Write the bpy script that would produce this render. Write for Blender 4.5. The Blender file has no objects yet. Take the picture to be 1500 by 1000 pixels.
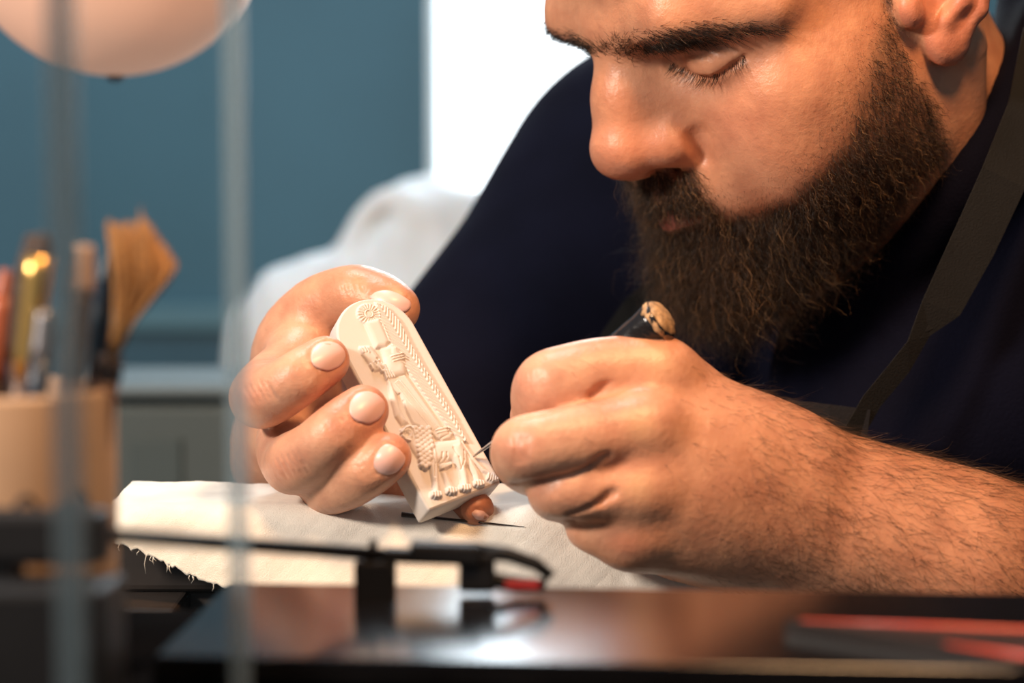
import bpy, bmesh, math, random, os
import numpy as np
from mathutils import Vector, Matrix
# ---------------------------------------------------------------- camera, world, lights
SC = bpy.context.scene
COL = SC.collection
FPX = 3075.0                      # focal length in pixels of the 1500 px wide frame
PITCH = math.radians(5.0)         # the camera looks slightly down
CAM_H = 0.127                     # camera height over the cloth (m)
cp, sp = math.cos(PITCH), math.sin(PITCH)
CAM = Matrix(((1, 0, 0, 0), (0, sp, cp, 0), (0, cp, -sp, CAM_H), (0, 0, 0, 1)))   # (right, up, forward) -> world
CAM_NP = np.array(CAM)
cam_d = bpy.data.cameras.new('camera')
cam = bpy.data.objects.new('camera', cam_d); COL.objects.link(cam)
cam.location = (0, 0, CAM_H)
cam.rotation_euler = (math.pi/2 - PITCH, 0, 0)
cam_d.sensor_width = 36.0
cam_d.lens = FPX/1500*36
cam_d.clip_start = 0.01
cam_d.dof.use_dof = True
cam_d.dof.focus_distance = 0.77
cam_d.dof.aperture_fstop = 5.6
SC.camera = cam
vs = SC.view_settings
vs.view_transform = 'Standard'; vs.look = 'None'; vs.gamma = 1.0; vs.use_curve_mapping = False
vs.exposure = 0.0
SC.cycles.use_denoising = True
SC.cycles.max_bounces = 8
SC.cycles.sample_clamp_indirect = 6.0
world = bpy.data.worlds.new('world'); SC.world = world; world.use_nodes = True
bg = world.node_tree.nodes['Background']
bg.inputs[0].default_value = (0.62, 0.70, 0.80, 1); bg.inputs[1].default_value = 0.30

def c2w(p):
    """camera space in mm (right, up, depth) -> world metres"""
    p = np.asarray(p, float)/1000.0
    return p @ CAM_NP[:3, :3].T + CAM_NP[:3, 3]
def px(x, y, z):
    """pixel of the 1500x1000 frame at depth z (mm) -> camera space mm"""
    return np.array([(x-750)*z/FPX, (500-y)*z/FPX, z], float)
def pw(x, y, z):
    return Vector(c2w(px(x, y, z)))

def area_light(name, loc, target, size, power, color, spread=180):
    l = bpy.data.lights.new(name, 'AREA'); l.shape = 'DISK'; l.size = size
    l.energy = power; l.color = color; l.spread = math.radians(spread)
    o = bpy.data.objects.new(name, l); COL.objects.link(o)
    o.location = loc
    o.rotation_euler = (Vector(target)-Vector(loc)).to_track_quat('-Z', 'Y').to_euler()
    return o
area_light('desk_lamp_light', c2w((-850, 440, 70)), c2w((40, 20, 770)), 0.18, 16.0, (1.0, 0.86, 0.74))
area_light('warm_lamp_light', c2w((140, 560, 330)), c2w((170, 0, 780)), 0.16, 6.2, (1.0, 0.56, 0.27))
area_light('wall_fill_light', (-0.4, 1.2, 1.80), (-0.5, 2.1, 0.2), 0.5, 30.0, (0.85, 0.93, 1.0))  # unseen fill light, added to brighten the teal back wall
area_light('window_daylight', (0.18, 2.22, 0.62), (0.0, 0.6, 0.0), 0.55, 9.0, (0.80, 0.92, 1.0))
# ---------------------------------------------------------------- materials
def new_mat(name):
    m = bpy.data.materials.new(name); m.use_nodes = True
    nt = m.node_tree
    return m, nt, nt.nodes['Principled BSDF']
def N(nt, t, **kw):
    n = nt.nodes.new(t)
    for k, v in kw.items():
        if k.startswith('i_'):
            n.inputs[k[2:].replace('_', ' ')].default_value = v
        else:
            setattr(n, k, v)
    return n
def simple_mat(name, col, rough=0.5, metal=0.0, noise=0.0, nscale=60.0, bump=0.0, bscale=400.0, spec=0.5, coat=0.0):
    m, nt, b = new_mat(name)
    b.inputs['Base Color'].default_value = (*col, 1)
    b.inputs['Roughness'].default_value = rough
    b.inputs['Metallic'].default_value = metal
    b.inputs['Specular IOR Level'].default_value = spec
    b.inputs['Coat Weight'].default_value = coat
    tc = N(nt, 'ShaderNodeTexCoord')
    if noise:
        n = N(nt, 'ShaderNodeTexNoise'); n.inputs['Scale'].default_value = nscale; n.inputs['Detail'].default_value = 4
        nt.links.new(tc.outputs['Object'], n.inputs['Vector'])
        r = N(nt, 'ShaderNodeValToRGB')
        r.color_ramp.elements[0].position = 0.3; r.color_ramp.elements[1].position = 0.7
        r.color_ramp.elements[0].color = (*[c*(1-noise) for c in col], 1)
        r.color_ramp.elements[1].color = (*[min(1, c*(1+noise)) for c in col], 1)
        nt.links.new(n.outputs['Fac'], r.inputs['Fac']); nt.links.new(r.outputs['Color'], b.inputs['Base Color'])
    if bump:
        n = N(nt, 'ShaderNodeTexNoise'); n.inputs['Scale'].default_value = bscale; n.inputs['Detail'].default_value = 3
        nt.links.new(tc.outputs['Object'], n.inputs['Vector'])
        bp = N(nt, 'ShaderNodeBump'); bp.inputs['Strength'].default_value = bump; bp.inputs['Distance'].default_value = 0.0006
        nt.links.new(n.outputs['Fac'], bp.inputs['Height']); nt.links.new(bp.outputs['Normal'], b.inputs['Normal'])
    return m
# ---------------------------------------------------------------- mesh helpers
def link_mesh(name, verts, faces, mat, parent=None, smooth=True, attr=None):
    me = bpy.data.meshes.new(name)
    verts = np.asarray(verts, np.float32)
    if isinstance(faces, np.ndarray):
        n, k = faces.shape
        me.vertices.add(len(verts)); me.vertices.foreach_set('co', verts.ravel())
        me.loops.add(n*k); me.loops.foreach_set('vertex_index', faces.astype(np.int32).ravel())
        me.polygons.add(n)
        me.polygons.foreach_set('loop_start', np.arange(0, n*k, k, dtype=np.int32))
        try: me.polygons.foreach_set('loop_total', np.full(n, k, np.int32))
        except Exception: pass
        me.update(calc_edges=True); me.validate()
    else:
        me.from_pydata(verts.tolist(), [], faces)
        me.update()
    if smooth:
        me.polygons.foreach_set('use_smooth', np.ones(len(me.polygons), bool))
    if attr is not None:
        for an, av in attr.items():
            a = me.color_attributes.new(an, 'FLOAT_COLOR', 'POINT')
            a.data.foreach_set('color', np.asarray(av, np.float32).ravel())
    if mat is not None: me.materials.append(mat)
    o = bpy.data.objects.new(name, me); COL.objects.link(o)
    if parent is not None: o.parent = parent
    return o
def tag(o, label, cat=None, group=None, kind=None):
    if label: o['label'] = label
    if cat: o['category'] = cat
    if group: o['group'] = group
    if kind: o['kind'] = kind
    return o
def empty(name, loc=(0, 0, 0)):
    o = bpy.data.objects.new(name, None); COL.objects.link(o); o.location = loc
    o.empty_display_size = 0.02
    return o
# ---------------------------------------------------------------- signed distance sculpting
class Field:
    """a voxel field of signed distances (mm); shapes are blended in smoothly, then skinned by surface nets"""
    def __init__(s, lo, hi, h):
        s.o = np.array(lo, np.float32); s.h = h
        s.n = (np.ceil((np.array(hi)-lo)/h)).astype(int)+1
        s.d = np.full(s.n, 50.0, np.float32)
    def sl(s, lo, hi, within=None):
        a = np.clip(np.floor((np.array(lo)-s.o)/s.h).astype(int), 0, s.n)
        b = np.clip(np.ceil((np.array(hi)-s.o)/s.h).astype(int)+1, 0, s.n)
        if within is not None:
            a = np.maximum(a, [w.start for w in within]); b = np.minimum(b, [w.stop for w in within])
        if np.any(b <= a): return None, None
        S = tuple(slice(i, j) for i, j in zip(a, b))
        ax = [(s.o[k]+s.h*np.arange(a[k], b[k])).astype(np.float32) for k in range(3)]
        return S, (ax[0][:, None, None], ax[1][None, :, None], ax[2][None, None, :])
    def mix(s, S, v, k, cut):
        a = s.d[S]
        if cut:
            hh = np.maximum(k-np.abs(a+v), 0)/max(k, 1e-6)
            s.d[S] = np.maximum(a, -v)+hh*hh*k*0.25
        else:
            hh = np.maximum(k-np.abs(a-v), 0)/max(k, 1e-6)
            s.d[S] = np.minimum(a, v)-hh*hh*k*0.25
    @staticmethod
    def _cone(A, p0, r0, p1, r1):
        ba = p1-p0; L2 = float(ba@ba); rr = float(r0-r1)
        X, Y, Z = A[0]-p0[0], A[1]-p0[1], A[2]-p0[2]
        if L2 < 1e-6 or L2 <= rr*rr:
            r, c = (r0, p0) if r0 > r1 else (r1, p1)
            return np.sqrt((A[0]-c[0])**2+(A[1]-c[1])**2+(A[2]-c[2])**2)-r
        a2 = L2-rr*rr; il2 = 1.0/L2
        y = X*ba[0]+Y*ba[1]+Z*ba[2]
        z = y-L2
        x2 = np.maximum((X*X+Y*Y+Z*Z)*L2*L2-(y*y)*L2, 0)
        y2 = y*y*L2; z2 = z*z*L2
        kk = np.sign(rr)*rr*rr*x2
        c1 = np.sign(z)*a2*z2 > kk
        c2 = np.sign(y)*a2*y2 < kk
        return np.where(c1, np.sqrt(x2+z2)*il2-r1, np.where(c2, np.sqrt(x2+y2)*il2-r0, (np.sqrt(x2*a2*il2)+y*rr)*il2-r0)).astype(np.float32)
    def cone(s, p0, r0, p1, r1, k=4.0, cut=False):
        s.chain([(p0, r0), (p1, r1)], k, cut)
    def chain(s, pts, k=4.0, cut=False):
        """a limb through pts = [(point, radius), ...], rounded along a spline, blended in as one shape"""
        P = np.array([np.asarray(p, float) for p, _ in pts]); R = np.array([r for _, r in pts], float)
        if len(P) > 2:
            Q, q = [], []
            for i in range(len(P)-1):
                a = P[max(i-1, 0)]; b = P[i]; c = P[i+1]; d = P[min(i+2, len(P)-1)]
                for t in np.linspace(0, 1, 5)[:-1]:
                    Q.append(0.5*(2*b+(c-a)*t+(2*a-5*b+4*c-d)*t*t+(3*b-3*c+d-a)*t**3))
                    q.append(R[i]*(1-t)+R[i+1]*t)
            P = np.array(Q+[P[-1]]); R = np.array(q+[R[-1]])
        m = k+3*s.h+6
        S, A = s.sl((P-R[:, None]).min(0)-m, (P+R[:, None]).max(0)+m)
        if S is None: return
        big = np.full([x.stop-x.start for x in S], 50.0, np.float32)
        P = P.astype(np.float32)
        org = np.array([x.start for x in S])
        for i in range(len(P)-1):
            lo = np.minimum(P[i]-R[i], P[i+1]-R[i+1])-m; hi = np.maximum(P[i]+R[i], P[i+1]+R[i+1])+m
            T, B = s.sl(lo, hi, S)
            if T is None: continue
            v = s._cone(B, P[i], R[i], P[i+1], R[i+1])
            L = tuple(slice(t.start-o, t.stop-o) for t, o in zip(T, org))
            big[L] = np.minimum(big[L], v)
        s.mix(S, big, k, cut)
    def ell(s, c, r, rot=None, k=4.0, cut=False):
        c = np.array(c, np.float32); r = np.array(r, np.float32)
        R = float(r.max())+k+3*s.h+6
        S, A = s.sl(c-R, c+R)
        if S is None: return
        X, Y, Z = A[0]-c[0], A[1]-c[1], A[2]-c[2]
        if rot is not None:
            M = np.array(rot, np.float32)                    # rows: local axes
            X, Y, Z = (M[i, 0]*X+M[i, 1]*Y+M[i, 2]*Z for i in range(3))
        k0 = np.sqrt((X/r[0])**2+(Y/r[1])**2+(Z/r[2])**2)
        k1 = np.sqrt((X/r[0]**2)**2+(Y/r[1]**2)**2+(Z/r[2]**2)**2)
        v = k0*(k0-1)/np.maximum(k1, 1e-6)
        s.mix(S, v.astype(np.float32), k, cut)
    def top_y(s, x, z):
        """largest y of the surface over (x, z)"""
        i, k = int(round((x-s.o[0])/s.h)), int(round((z-s.o[2])/s.h))
        c = s.d[i, :, k]; j = np.nonzero(c < 0)[0].max()
        t = c[j]/(c[j]-c[j+1])
        return float(s.o[1]+s.h*(j+t))
    def front(s, x, y):
        """smallest z (nearest the camera) of the surface over (x, y) in a camera-aligned field"""
        i, j = int(round((x-s.o[0])/s.h)), int(round((y-s.o[1])/s.h))
        c = s.d[i, j, :]; w = np.nonzero(c < 0)[0]
        if len(w) == 0: return None
        k = w.min()
        if k == 0: return float(s.o[2])
        t = c[k-1]/(c[k-1]-c[k])
        return float(s.o[2]+s.h*(k-1+t))
    def crease(s, pix, r=0.5, k=0.8, sink=0.15, cut=True):
        """a skin fold that follows pixels over the front of a camera-aligned field"""
        q = []
        for (x, y) in pix:
            z = 740.0
            for _ in range(3):
                c = px(x, y, z); zz = s.front(c[0], c[1])
                if zz is None: break
                z = zz
            if zz is None: continue
            q.append(px(x, y, z+sink))
        for a, b in zip(q[:-1], q[1:]):
            if np.linalg.norm(a-b) < 14: s.cone(a, r, b, r, k, cut)
    def mesh(s, smooth=1):
        d, n = s.d, s.n
        g = d < 0
        A = g[:-1, :-1, :-1]
        act = np.zeros(A.shape, bool)
        for i in (0, 1):
            for j in (0, 1):
                for l in (0, 1):
                    act |= (g[i:n[0]-1+i, j:n[1]-1+j, l:n[2]-1+l] != A)
        idx = np.argwhere(act)
        cor = [(i, j, l) for i in (0, 1) for j in (0, 1) for l in (0, 1)]
        V = np.stack([d[idx[:, 0]+c[0], idx[:, 1]+c[1], idx[:, 2]+c[2]] for c in cor], 1)
        pos = np.zeros((len(idx), 3)); cnt = np.zeros(len(idx))
        C = np.array(cor, float)
        for a in range(8):
            for b in range(a+1, 8):
                if abs(C[a]-C[b]).sum() != 1: continue
                va, vb = V[:, a], V[:, b]
                m = (va < 0) != (vb < 0)
                t = np.where(m, va/np.where(m, va-vb, 1), 0)
                pos += np.where(m[:, None], C[a]+t[:, None]*(C[b]-C[a]), 0); cnt += m
        pos /= cnt[:, None]
        P = s.o+s.h*(idx+pos)
        vid = np.full(act.shape, -1, np.int32); vid[idx[:, 0], idx[:, 1], idx[:, 2]] = np.arange(len(idx))
        Q = []
        for ax in range(3):
            sl0 = [slice(None)]*3; sl1 = [slice(None)]*3
            sl0[ax] = slice(0, -1); sl1[ax] = slice(1, None)
            e = g[tuple(sl0)] != g[tuple(sl1)]
            I = np.argwhere(e)
            u, w = (ax+1) % 3, (ax+2) % 3
            ok = (I[:, u] > 0) & (I[:, w] > 0) & (I[:, u] < n[u]-1) & (I[:, w] < n[w]-1)
            I = I[ok]
            du = np.zeros(3, int); du[u] = 1; dw = np.zeros(3, int); dw[w] = 1
            f = lambda J: vid[J[:, 0], J[:, 1], J[:, 2]]
            q = np.stack([f(I-du-dw), f(I-dw), f(I), f(I-du)], 1)
            ins = g[I[:, 0], I[:, 1], I[:, 2]]
            q[~ins] = q[~ins][:, ::-1]
            Q.append(q)
        Q = np.concatenate(Q)
        Q = Q[(Q >= 0).all(1)]
        for _ in range(smooth):
            for lam in (0.5, -0.52):
                acc = np.zeros_like(P); c = np.zeros(len(P))
                for a, b in ((0, 1), (1, 2), (2, 3), (3, 0)):
                    for i in range(3):
                        acc[:, i] += np.bincount(Q[:, a], P[Q[:, b], i], len(P))+np.bincount(Q[:, b], P[Q[:, a], i], len(P))
                    c += np.bincount(Q[:, a], minlength=len(P))+np.bincount(Q[:, b], minlength=len(P))
                P = P+lam*(acc/np.maximum(c, 1)[:, None]-P)
        return P, Q
def vnormals(P, Q):
    n = np.cross(P[Q[:, 2]]-P[Q[:, 0]], P[Q[:, 3]]-P[Q[:, 1]])
    out = np.zeros_like(P)
    for k in range(4):
        for i in range(3): out[:, i] += np.bincount(Q[:, k], n[:, i], len(P))
    return out/np.maximum(np.linalg.norm(out, axis=1), 1e-9)[:, None]
def smoothstep(a, b, x):
    t = np.clip((x-a)/(b-a), 0, 1); return t*t*(3-2*t)
def in_poly(x, y, poly):
    r = np.zeros(x.shape, bool); n = len(poly)
    for i in range(n):
        x0, y0 = poly[i]; x1, y1 = poly[(i+1) % n]
        c = ((y0 > y) != (y1 > y)) & (x < (x1-x0)*(y-y0)/((y1-y0) or 1e-9)+x0)
        r ^= c
    return r
def poly_dist(x, y, poly):
    d = np.full(x.shape, 1e9)
    for (x0, y0), (x1, y1) in zip(poly, poly[1:]+poly[:1]):
        ex, ey = x1-x0, y1-y0
        t = np.clip(((x-x0)*ex+(y-y0)*ey)/max(ex*ex+ey*ey, 1e-9), 0, 1)
        d = np.minimum(d, np.hypot(x-x0-t*ex, y-y0-t*ey))
    return np.where(in_poly(x, y, poly), d, -d)          # + inside
RNG = np.random.default_rng(7)
# ---------------------------------------------------------------- the person: head
HEAD_M = np.array([[0.5623, -0.7549, -0.3375], [-0.1373, -0.4877, 0.8621], [-0.8155, -0.4384, -0.3779]])
HEAD_T = np.array([110.7, 136.4, 850.8])
def h2c(p): return np.asarray(p, float) @ HEAD_M.T+HEAD_T
def h2px(p):
    c = h2c(p); return 750+FPX*c[:, 0]/c[:, 2], 500-FPX*c[:, 1]/c[:, 2]
def build_head():
    f = Field((-100, -112, -150), (100, 122, 135), 1.15)
    def both(fn, c, *a, **k):
        c = np.array(c, float)
        fn(c, *a, **k); fn(c*np.array([-1, 1, 1]), *a, **k)
    def bcone(a, ra, b, rb, k=4, cut=False):
        for s in (1, -1):
            f.cone(np.array(a)*(s, 1, 1), ra, np.array(b)*(s, 1, 1), rb, k, cut)
    def bchain(pts, k=4, cut=False):
        for (a, ra), (b, rb) in zip(pts[:-1], pts[1:]): bcone(a, ra, b, rb, k, cut)
    f.ell((0, -12, 42), (79, 95, 84), k=1)                     # skull
    f.ell((0, 34, -2), (66, 48, 62), k=14)                     # face block
    f.ell((0, 44, 50), (64, 42, 40), k=14)                     # forehead
    bcone((8, 80, 27), 11.0, (30, 75, 29), 11.5, 9)            # brow ridge
    bcone((30, 75, 29), 11.5, (60, 54, 25), 9.0, 12)
    f.ell((55, 44, -8), (18, 22, 16), k=18); f.ell((-54, 38, -8), (18, 22, 16), k=18)             # cheekbone
    both(f.ell, (44, 50, -32), (25, 27, 30), k=18)             # cheek
    both(f.ell, (60, 18, -28), (17, 32, 36), k=14)             # masseter
    f.ell((0, 62, -44), (36, 26, 26), k=16)                    # muzzle
    bcone((58, 12, -52), 13, (16, 64, -78), 15, 16)            # jaw
    f.ell((0, 70, -80), (20, 17, 16), k=14)                    # chin
    f.ell((0, 25, -66), (46, 44, 22), k=16)                    # under the jaw
    # eye sockets
    both(f.ell, (36, 87, 10), (17, 15, 10.0), k=12, cut=True)
    both(f.ell, (19, 92, 9), (7, 12, 9), k=9, cut=True)
    # nose
    f.cone((0, 80, 22), 8.8, (0, 87.5, 1), 12.0, 9)
    f.cone((0, 87.5, 1), 12.0, (0, 94, -15), 13.2, 9)
    f.ell((0, 95, -17), (14, 14, 11.5), k=6)
    f.ell((0, 76, -8), (20, 14, 22), k=12)                     # side planes
    both(f.ell, (15.5, 83.5, -19), (9.0, 12, 9), k=7)
    both(f.ell, (18.0, 80, -17), (6.5, 9, 8), k=5)
    f.ell((0, 90, -26), (5, 9, 5), k=4)                        # columella
    both(f.ell, (10, 88, -29.5), (4.8, 8, 5.0), k=2.5, cut=True)  # nostril
    bcone((25.5, 84, -11), 1.6, (27, 81, -18), 2.3, 6, True)    # crease behind the wing
    bcone((26.5, 81, -18), 2.5, (26, 81, -26), 2.5, 4, True)
    # eyes: lowered lids
    f.ell((35, 62.5, 10), (16.5, 14.5, 12.0), k=3); f.ell((-35, 58.5, 9), (16, 14, 12.5), k=3)
    for s in (1, -1):
        def curve(pts, r, k, cut, sink=0.0):
            q = [np.array((s*x, f.top_y(s*x, z)-sink, z)) for x, z in pts]
            for a, b in zip(q[:-1], q[1:]): f.cone(a, r, b, r, k, cut)
        curve(((20, 13), (23, 15.5), (27, 17.3), (31, 18.3), (35, 18.7), (40, 18.2), (45, 16.6), (50, 13.5)), 1.2, 2.5, True)   # lid fold
        curve(((25, 12.5), (29, 13.8), (33, 14.4), (38, 14.2), (43, 13.0)), 0.7, 1.5, True, -0.2)
        curve(((19, 10.5), (21, 8.6), (24, 6.8), (28, 5.2), (32, 4.3), (36, 4.0), (40, 4.4), (44, 5.6), (48, 7.6), (51.5, 9.6)), 1.2, 1.4, True, 0.2)   # slit
    # lips
    for s in (1, -1):
        f.cone((0, 85, -44), 5.2, (s*22, 76, -47.5), 2.2, 5)
        f.cone((0, 84, -53.5), 6.2, (s*21, 76, -49.5), 2.2, 4)
        q = [np.array((s*x, f.top_y(s*x, z), z)) for x, z in ((0, -48.3), (5, -48), (10, -48.4), (16, -48.8), (22, -49))]
        for a, b in zip(q[:-1], q[1:]): f.cone(a, 1.2, b, 1.2, 1.4, True)
    # ear
    for s in (1, -1):
        er = np.array([[0.93*s, 0.36, 0.0], [-0.36*s, 0.93, 0.2], [0.07*s, -0.19, 0.98]])
        er /= np.linalg.norm(er, axis=1)[:, None]
        f.ell((s*80, -9, 10), (6.5, 19, 27), er, k=5)
        f.ell((s*86.5, -5, 10), (6.5, 12, 18), er, k=3, cut=True)            # bowl
        def curve(pts, r, k):
            q = [np.array((s*x, y, z)) for x, y, z in pts]
            for a, b in zip(q[:-1], q[1:]): f.cone(a, r, b, r, k)
        curve(((79, 6, 16), (82, 8, 26), (86, 0, 36), (89, -14, 37), (92, -25, 24), (91, -26, 6), (87, -17, -9), (81, -7, -18)), 3.4, 2.5)   # helix
        curve(((87, -14, 26), (88, -17, 12), (86, -12, -3), (83, -4, -7)), 3.0, 2.5)   # antihelix
        f.ell((s*80, -4.5, -16.5), (5.5, 9.5, 9.5), k=5)                      # lobe
        f.ell((s*79, 8, 2), (4.5, 5, 7), k=4)                                # tragus
        f.cone((s*82, 7.5, -13), 1.8, (s*80, 6, -27), 1.8, 2.0, True)
    # neck
    f.cone((0, -22, -30), 58, (0, -50, -150), 64, 22)
    bcone((62, -22, -28), 13, (34, 10, -150), 14, 16)          # sternomastoid
    P, Q = f.mesh(2)
    # the far half of the face lies a little flatter than the near half
    far = smoothstep(6, 30, -P[:, 0])*smoothstep(20, 60, P[:, 1])*smoothstep(-62, -35, P[:, 2])*smoothstep(24, 10, P[:, 2])
    P[:, 1] -= 9*far; P[:, 0] += 4*far
    return P, Q
# ---------------------------------------------------------------- the person: hands (camera-aligned, mm)
def C(x, y, z, r): return (px(x, y, z), r)
def build_fist():
    """the hand that guides the tool, back of the hand outwards, with its forearm"""
    lo = px(700, 960, 830); hi = px(1660, 470, 830)
    lo[2], hi[2] = 676, 812
    f = Field(lo, hi, 0.85)
    W = lambda x, y, z: px(x, y, z)
    # forearm and wrist
    f.chain([C(1090, 668, 746, 19), C(1170, 702, 750, 20.5), C(1280, 748, 757, 24), C(1400, 795, 762, 27), C(1560, 855, 772, 31), C(1700, 900, 780, 34)], 6)
    f.chain([C(1090, 765, 742, 18), C(1170, 790, 744, 18.5), C(1280, 822, 752, 22), C(1400, 858, 756, 26), C(1560, 905, 768, 32), C(1700, 930, 780, 36)], 16)
    f.chain([C(1090, 715, 740, 19), C(1250, 775, 746, 24), C(1400, 825, 752, 28)], 14)
    f.ell(W(1215, 820, 742), (14, 9, 10), k=12)                # wrist bone
    # metacarpals
    f.chain([C(1140, 680, 744, 18), C(1050, 622, 735, 16), C(965, 558, 729, 13.4)], 14)
    f.chain([C(1140, 705, 738, 18), C(1045, 668, 724, 15.5), C(945, 634, 716, 12.6)], 14)
    f.chain([C(1140, 745, 738, 17), C(1040, 730, 723, 15), C(938, 720, 716, 12.2)], 14)
    f.chain([C(1140, 782, 742, 16), C(1035, 787, 730, 14), C(925, 785, 722, 11.6)], 14)
    f.ell(W(1040, 700, 757), (33, 31, 16), k=14)               # palm mass
    f.ell(W(1040, 795, 748), (30, 13, 14), k=14)               # heel on the little finger side
    # fingers
    f.chain([C(990, 575, 735, 13.5), C(940, 548, 727, 13.0), C(880, 549, 724, 12.9), C(832, 556, 722, 12.2), C(803, 564, 723, 11.7), C(793, 585, 735, 10.8), C(795, 612, 752, 10), C(805, 632, 766, 9.0)], 5)
    f.chain([C(980, 640, 724, 12.5), C(935, 633, 715, 12.4), C(850, 644, 707, 12.2), C(790, 653, 704, 11.6), C(768, 658, 707, 11.2), C(765, 672, 720, 10.4), C(780, 686, 736, 9.8), C(800, 690, 748, 9.0)], 3.5)
    f.chain([C(975, 724, 724, 12.0), C(930, 720, 715, 11.8), C(880, 717, 711, 11.3), C(835, 715, 709, 10.4), C(817, 716, 712, 10.0), C(815, 724, 724, 9.4), C(830, 728, 740, 9)], 3.5)
    f.chain([C(960, 788, 730, 11.5), C(922, 786, 723, 11.0), C(890, 778, 720, 9.8), C(868, 772, 722, 8.8), C(864, 770, 732, 8.3), C(872, 765, 745, 8)], 3.5)
    # thumb behind the index finger
    f.chain([C(1080, 650, 772, 17), C(960, 615, 778, 14), C(860, 600, 770, 11), C(782, 607, 758, 8.0)], 6)
    # knuckle heads
    for x, y, z, r in ((968, 540, 724, 8.5), (948, 622, 709.5, 8.0), (943, 713, 709.5, 7.5), (930, 784, 717, 7)):
        f.ell(W(x, y, z), (r*1.25, r, r*0.95), k=9)
    # where the fingers part
    f.crease([(758, 612), (775, 610), (800, 604), (840, 592), (868, 578)], 0.7, 1.6, 0.2)
    f.crease([(868, 578), (880, 570), (892, 563)], 0.5, 3.0, 0.1)
    f.crease([(752, 708), (780, 704), (810, 701), (840, 694), (866, 682)], 0.7, 1.6, 0.2)
    f.crease([(866, 682), (878, 674), (888, 668)], 0.5, 3.0, 0.1)
    f.crease([(800, 757), (835, 753), (862, 744), (880, 734)], 0.7, 1.6, 0.2)
    f.crease([(880, 734), (892, 726), (900, 722)], 0.5, 3.0, 0.1)
    # wrinkles over the finger joints
    for dx in (-9, -3, 3, 9):
        f.crease([(762+dx-2, 634), (764+dx, 645), (765+dx, 657), (763+dx, 668), (759+dx, 678)], 0.35, 0.9, 0.0)
        f.crease([(786+dx, 546), (784+dx, 558), (785+dx, 570)], 0.3, 0.9, -0.1)
        f.crease([(804+dx, 704), (803+dx, 714), (806+dx, 726)], 0.3, 0.9, -0.1)
    return f.mesh(2)
def build_holding_hand():
    """the hand that holds the plaque: finger tips over its long edge, thumb over its top"""
    lo = px(300, 790, 860); hi = px(740, 380, 860); lo[2], hi[2] = 718, 1010
    lo -= 4
    f = Field(lo, hi+4, 0.8)
    W = lambda x, y, z: px(x, y, z)
    # wrist and forearm go down and back towards the elbow
    f.chain([C(440, 600, 835, 21), C(420, 670, 870, 23), C(470, 720, 930, 26), C(520, 740, 1010, 32), C(560, 750, 1060, 34)], 12)
    # palm
    f.chain([C(425, 640, 850, 18), C(445, 525, 806, 13.5)], 10)
    f.chain([C(430, 650, 850, 18), C(448, 592, 808, 13)], 10)
    f.chain([C(440, 660, 850, 17), C(478, 648, 808, 12)], 10)
    f.chain([C(450, 670, 850, 16), C(525, 690, 812, 11)], 10)
    # thumb
    f.chain([C(430, 620, 850, 17), C(425, 520, 825, 15.5), C(455, 465, 814, 13.5), C(497, 440, 806, 12.6), C(530, 437, 800, 12.2), C(556, 442, 795, 11.2), C(578, 452, 791, 9.6)], 8)
    f.ell(W(519, 425, 798), (8, 7, 8), k=6)
    # index
    f.chain([C(455, 520, 812, 13), C(402, 560, 785, 12), C(382, 580, 764, 11.5), C(388, 580, 754, 11.3), C(410, 571, 747, 10.4), C(438, 553, 743, 9.8), C(458, 540, 746, 9.5), C(476, 528, 748, 8.8)], 5)
    # middle
    f.chain([C(448, 592, 812, 12.5), C(422, 645, 785, 12), C(428, 676, 763, 11.5), C(437, 675, 752, 11.3), C(462, 660, 743, 10.7), C(490, 635, 738, 10.2), C(512, 617, 740, 9.9), C(532, 601, 742, 9.1)], 4)
    # ring
    f.chain([C(478, 648, 812, 11.5), C(470, 690, 786, 11), C(482, 712, 766, 10.4), C(490, 711, 757, 10.2), C(512, 704, 748, 9.8), C(535, 691, 741, 9.5), C(552, 680, 739, 9.2), C(567, 669, 738, 8.6)], 4)
    # little finger under the plaque
    f.chain([C(525, 690, 812, 10.5), C(590, 715, 795, 9.2), C(636, 732, 786, 8.2), C(672, 745, 768, 7.2), C(697, 746, 757, 6.6)], 4)
    # joint wrinkles
    for i in range(5):
        f.crease([(357+i*8, 566-i*2), (364+i*8, 578-i*2), (372+i*8, 592-i*2)], 0.3, 0.9, -0.1)
        f.crease([(404+i*8, 672-i*2), (412+i*8, 686-i*2), (420+i*8, 700-i*2)], 0.3, 0.9, -0.1)
    for i in range(4):
        f.crease([(424+i*7, 540-i*4), (431+i*7, 552-i*4), (438+i*7, 565-i*4)], 0.3, 0.9, -0.1)
        f.crease([(477+i*7, 622-i*4), (486+i*7, 636-i*4), (492+i*7, 648-i*4)], 0.3, 0.9, -0.1)
        f.crease([(524+i*7, 684-i*4), (531+i*7, 694-i*4), (536+i*7, 704-i*4)], 0.3, 0.9, -0.1)
        f.crease([(500+i*9, 412-i), (503+i*9, 424-i), (508+i*9, 436-i)], 0.3, 0.9, -0.1)
    for poly, d in NAILS:
        f.crease(poly, 0.4, 1.0, 0.05)
    P, Q = f.mesh(2)
    nails = [nail_mesh(f, poly, d) for poly, d in NAILS]
    return P, Q, nails
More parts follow.
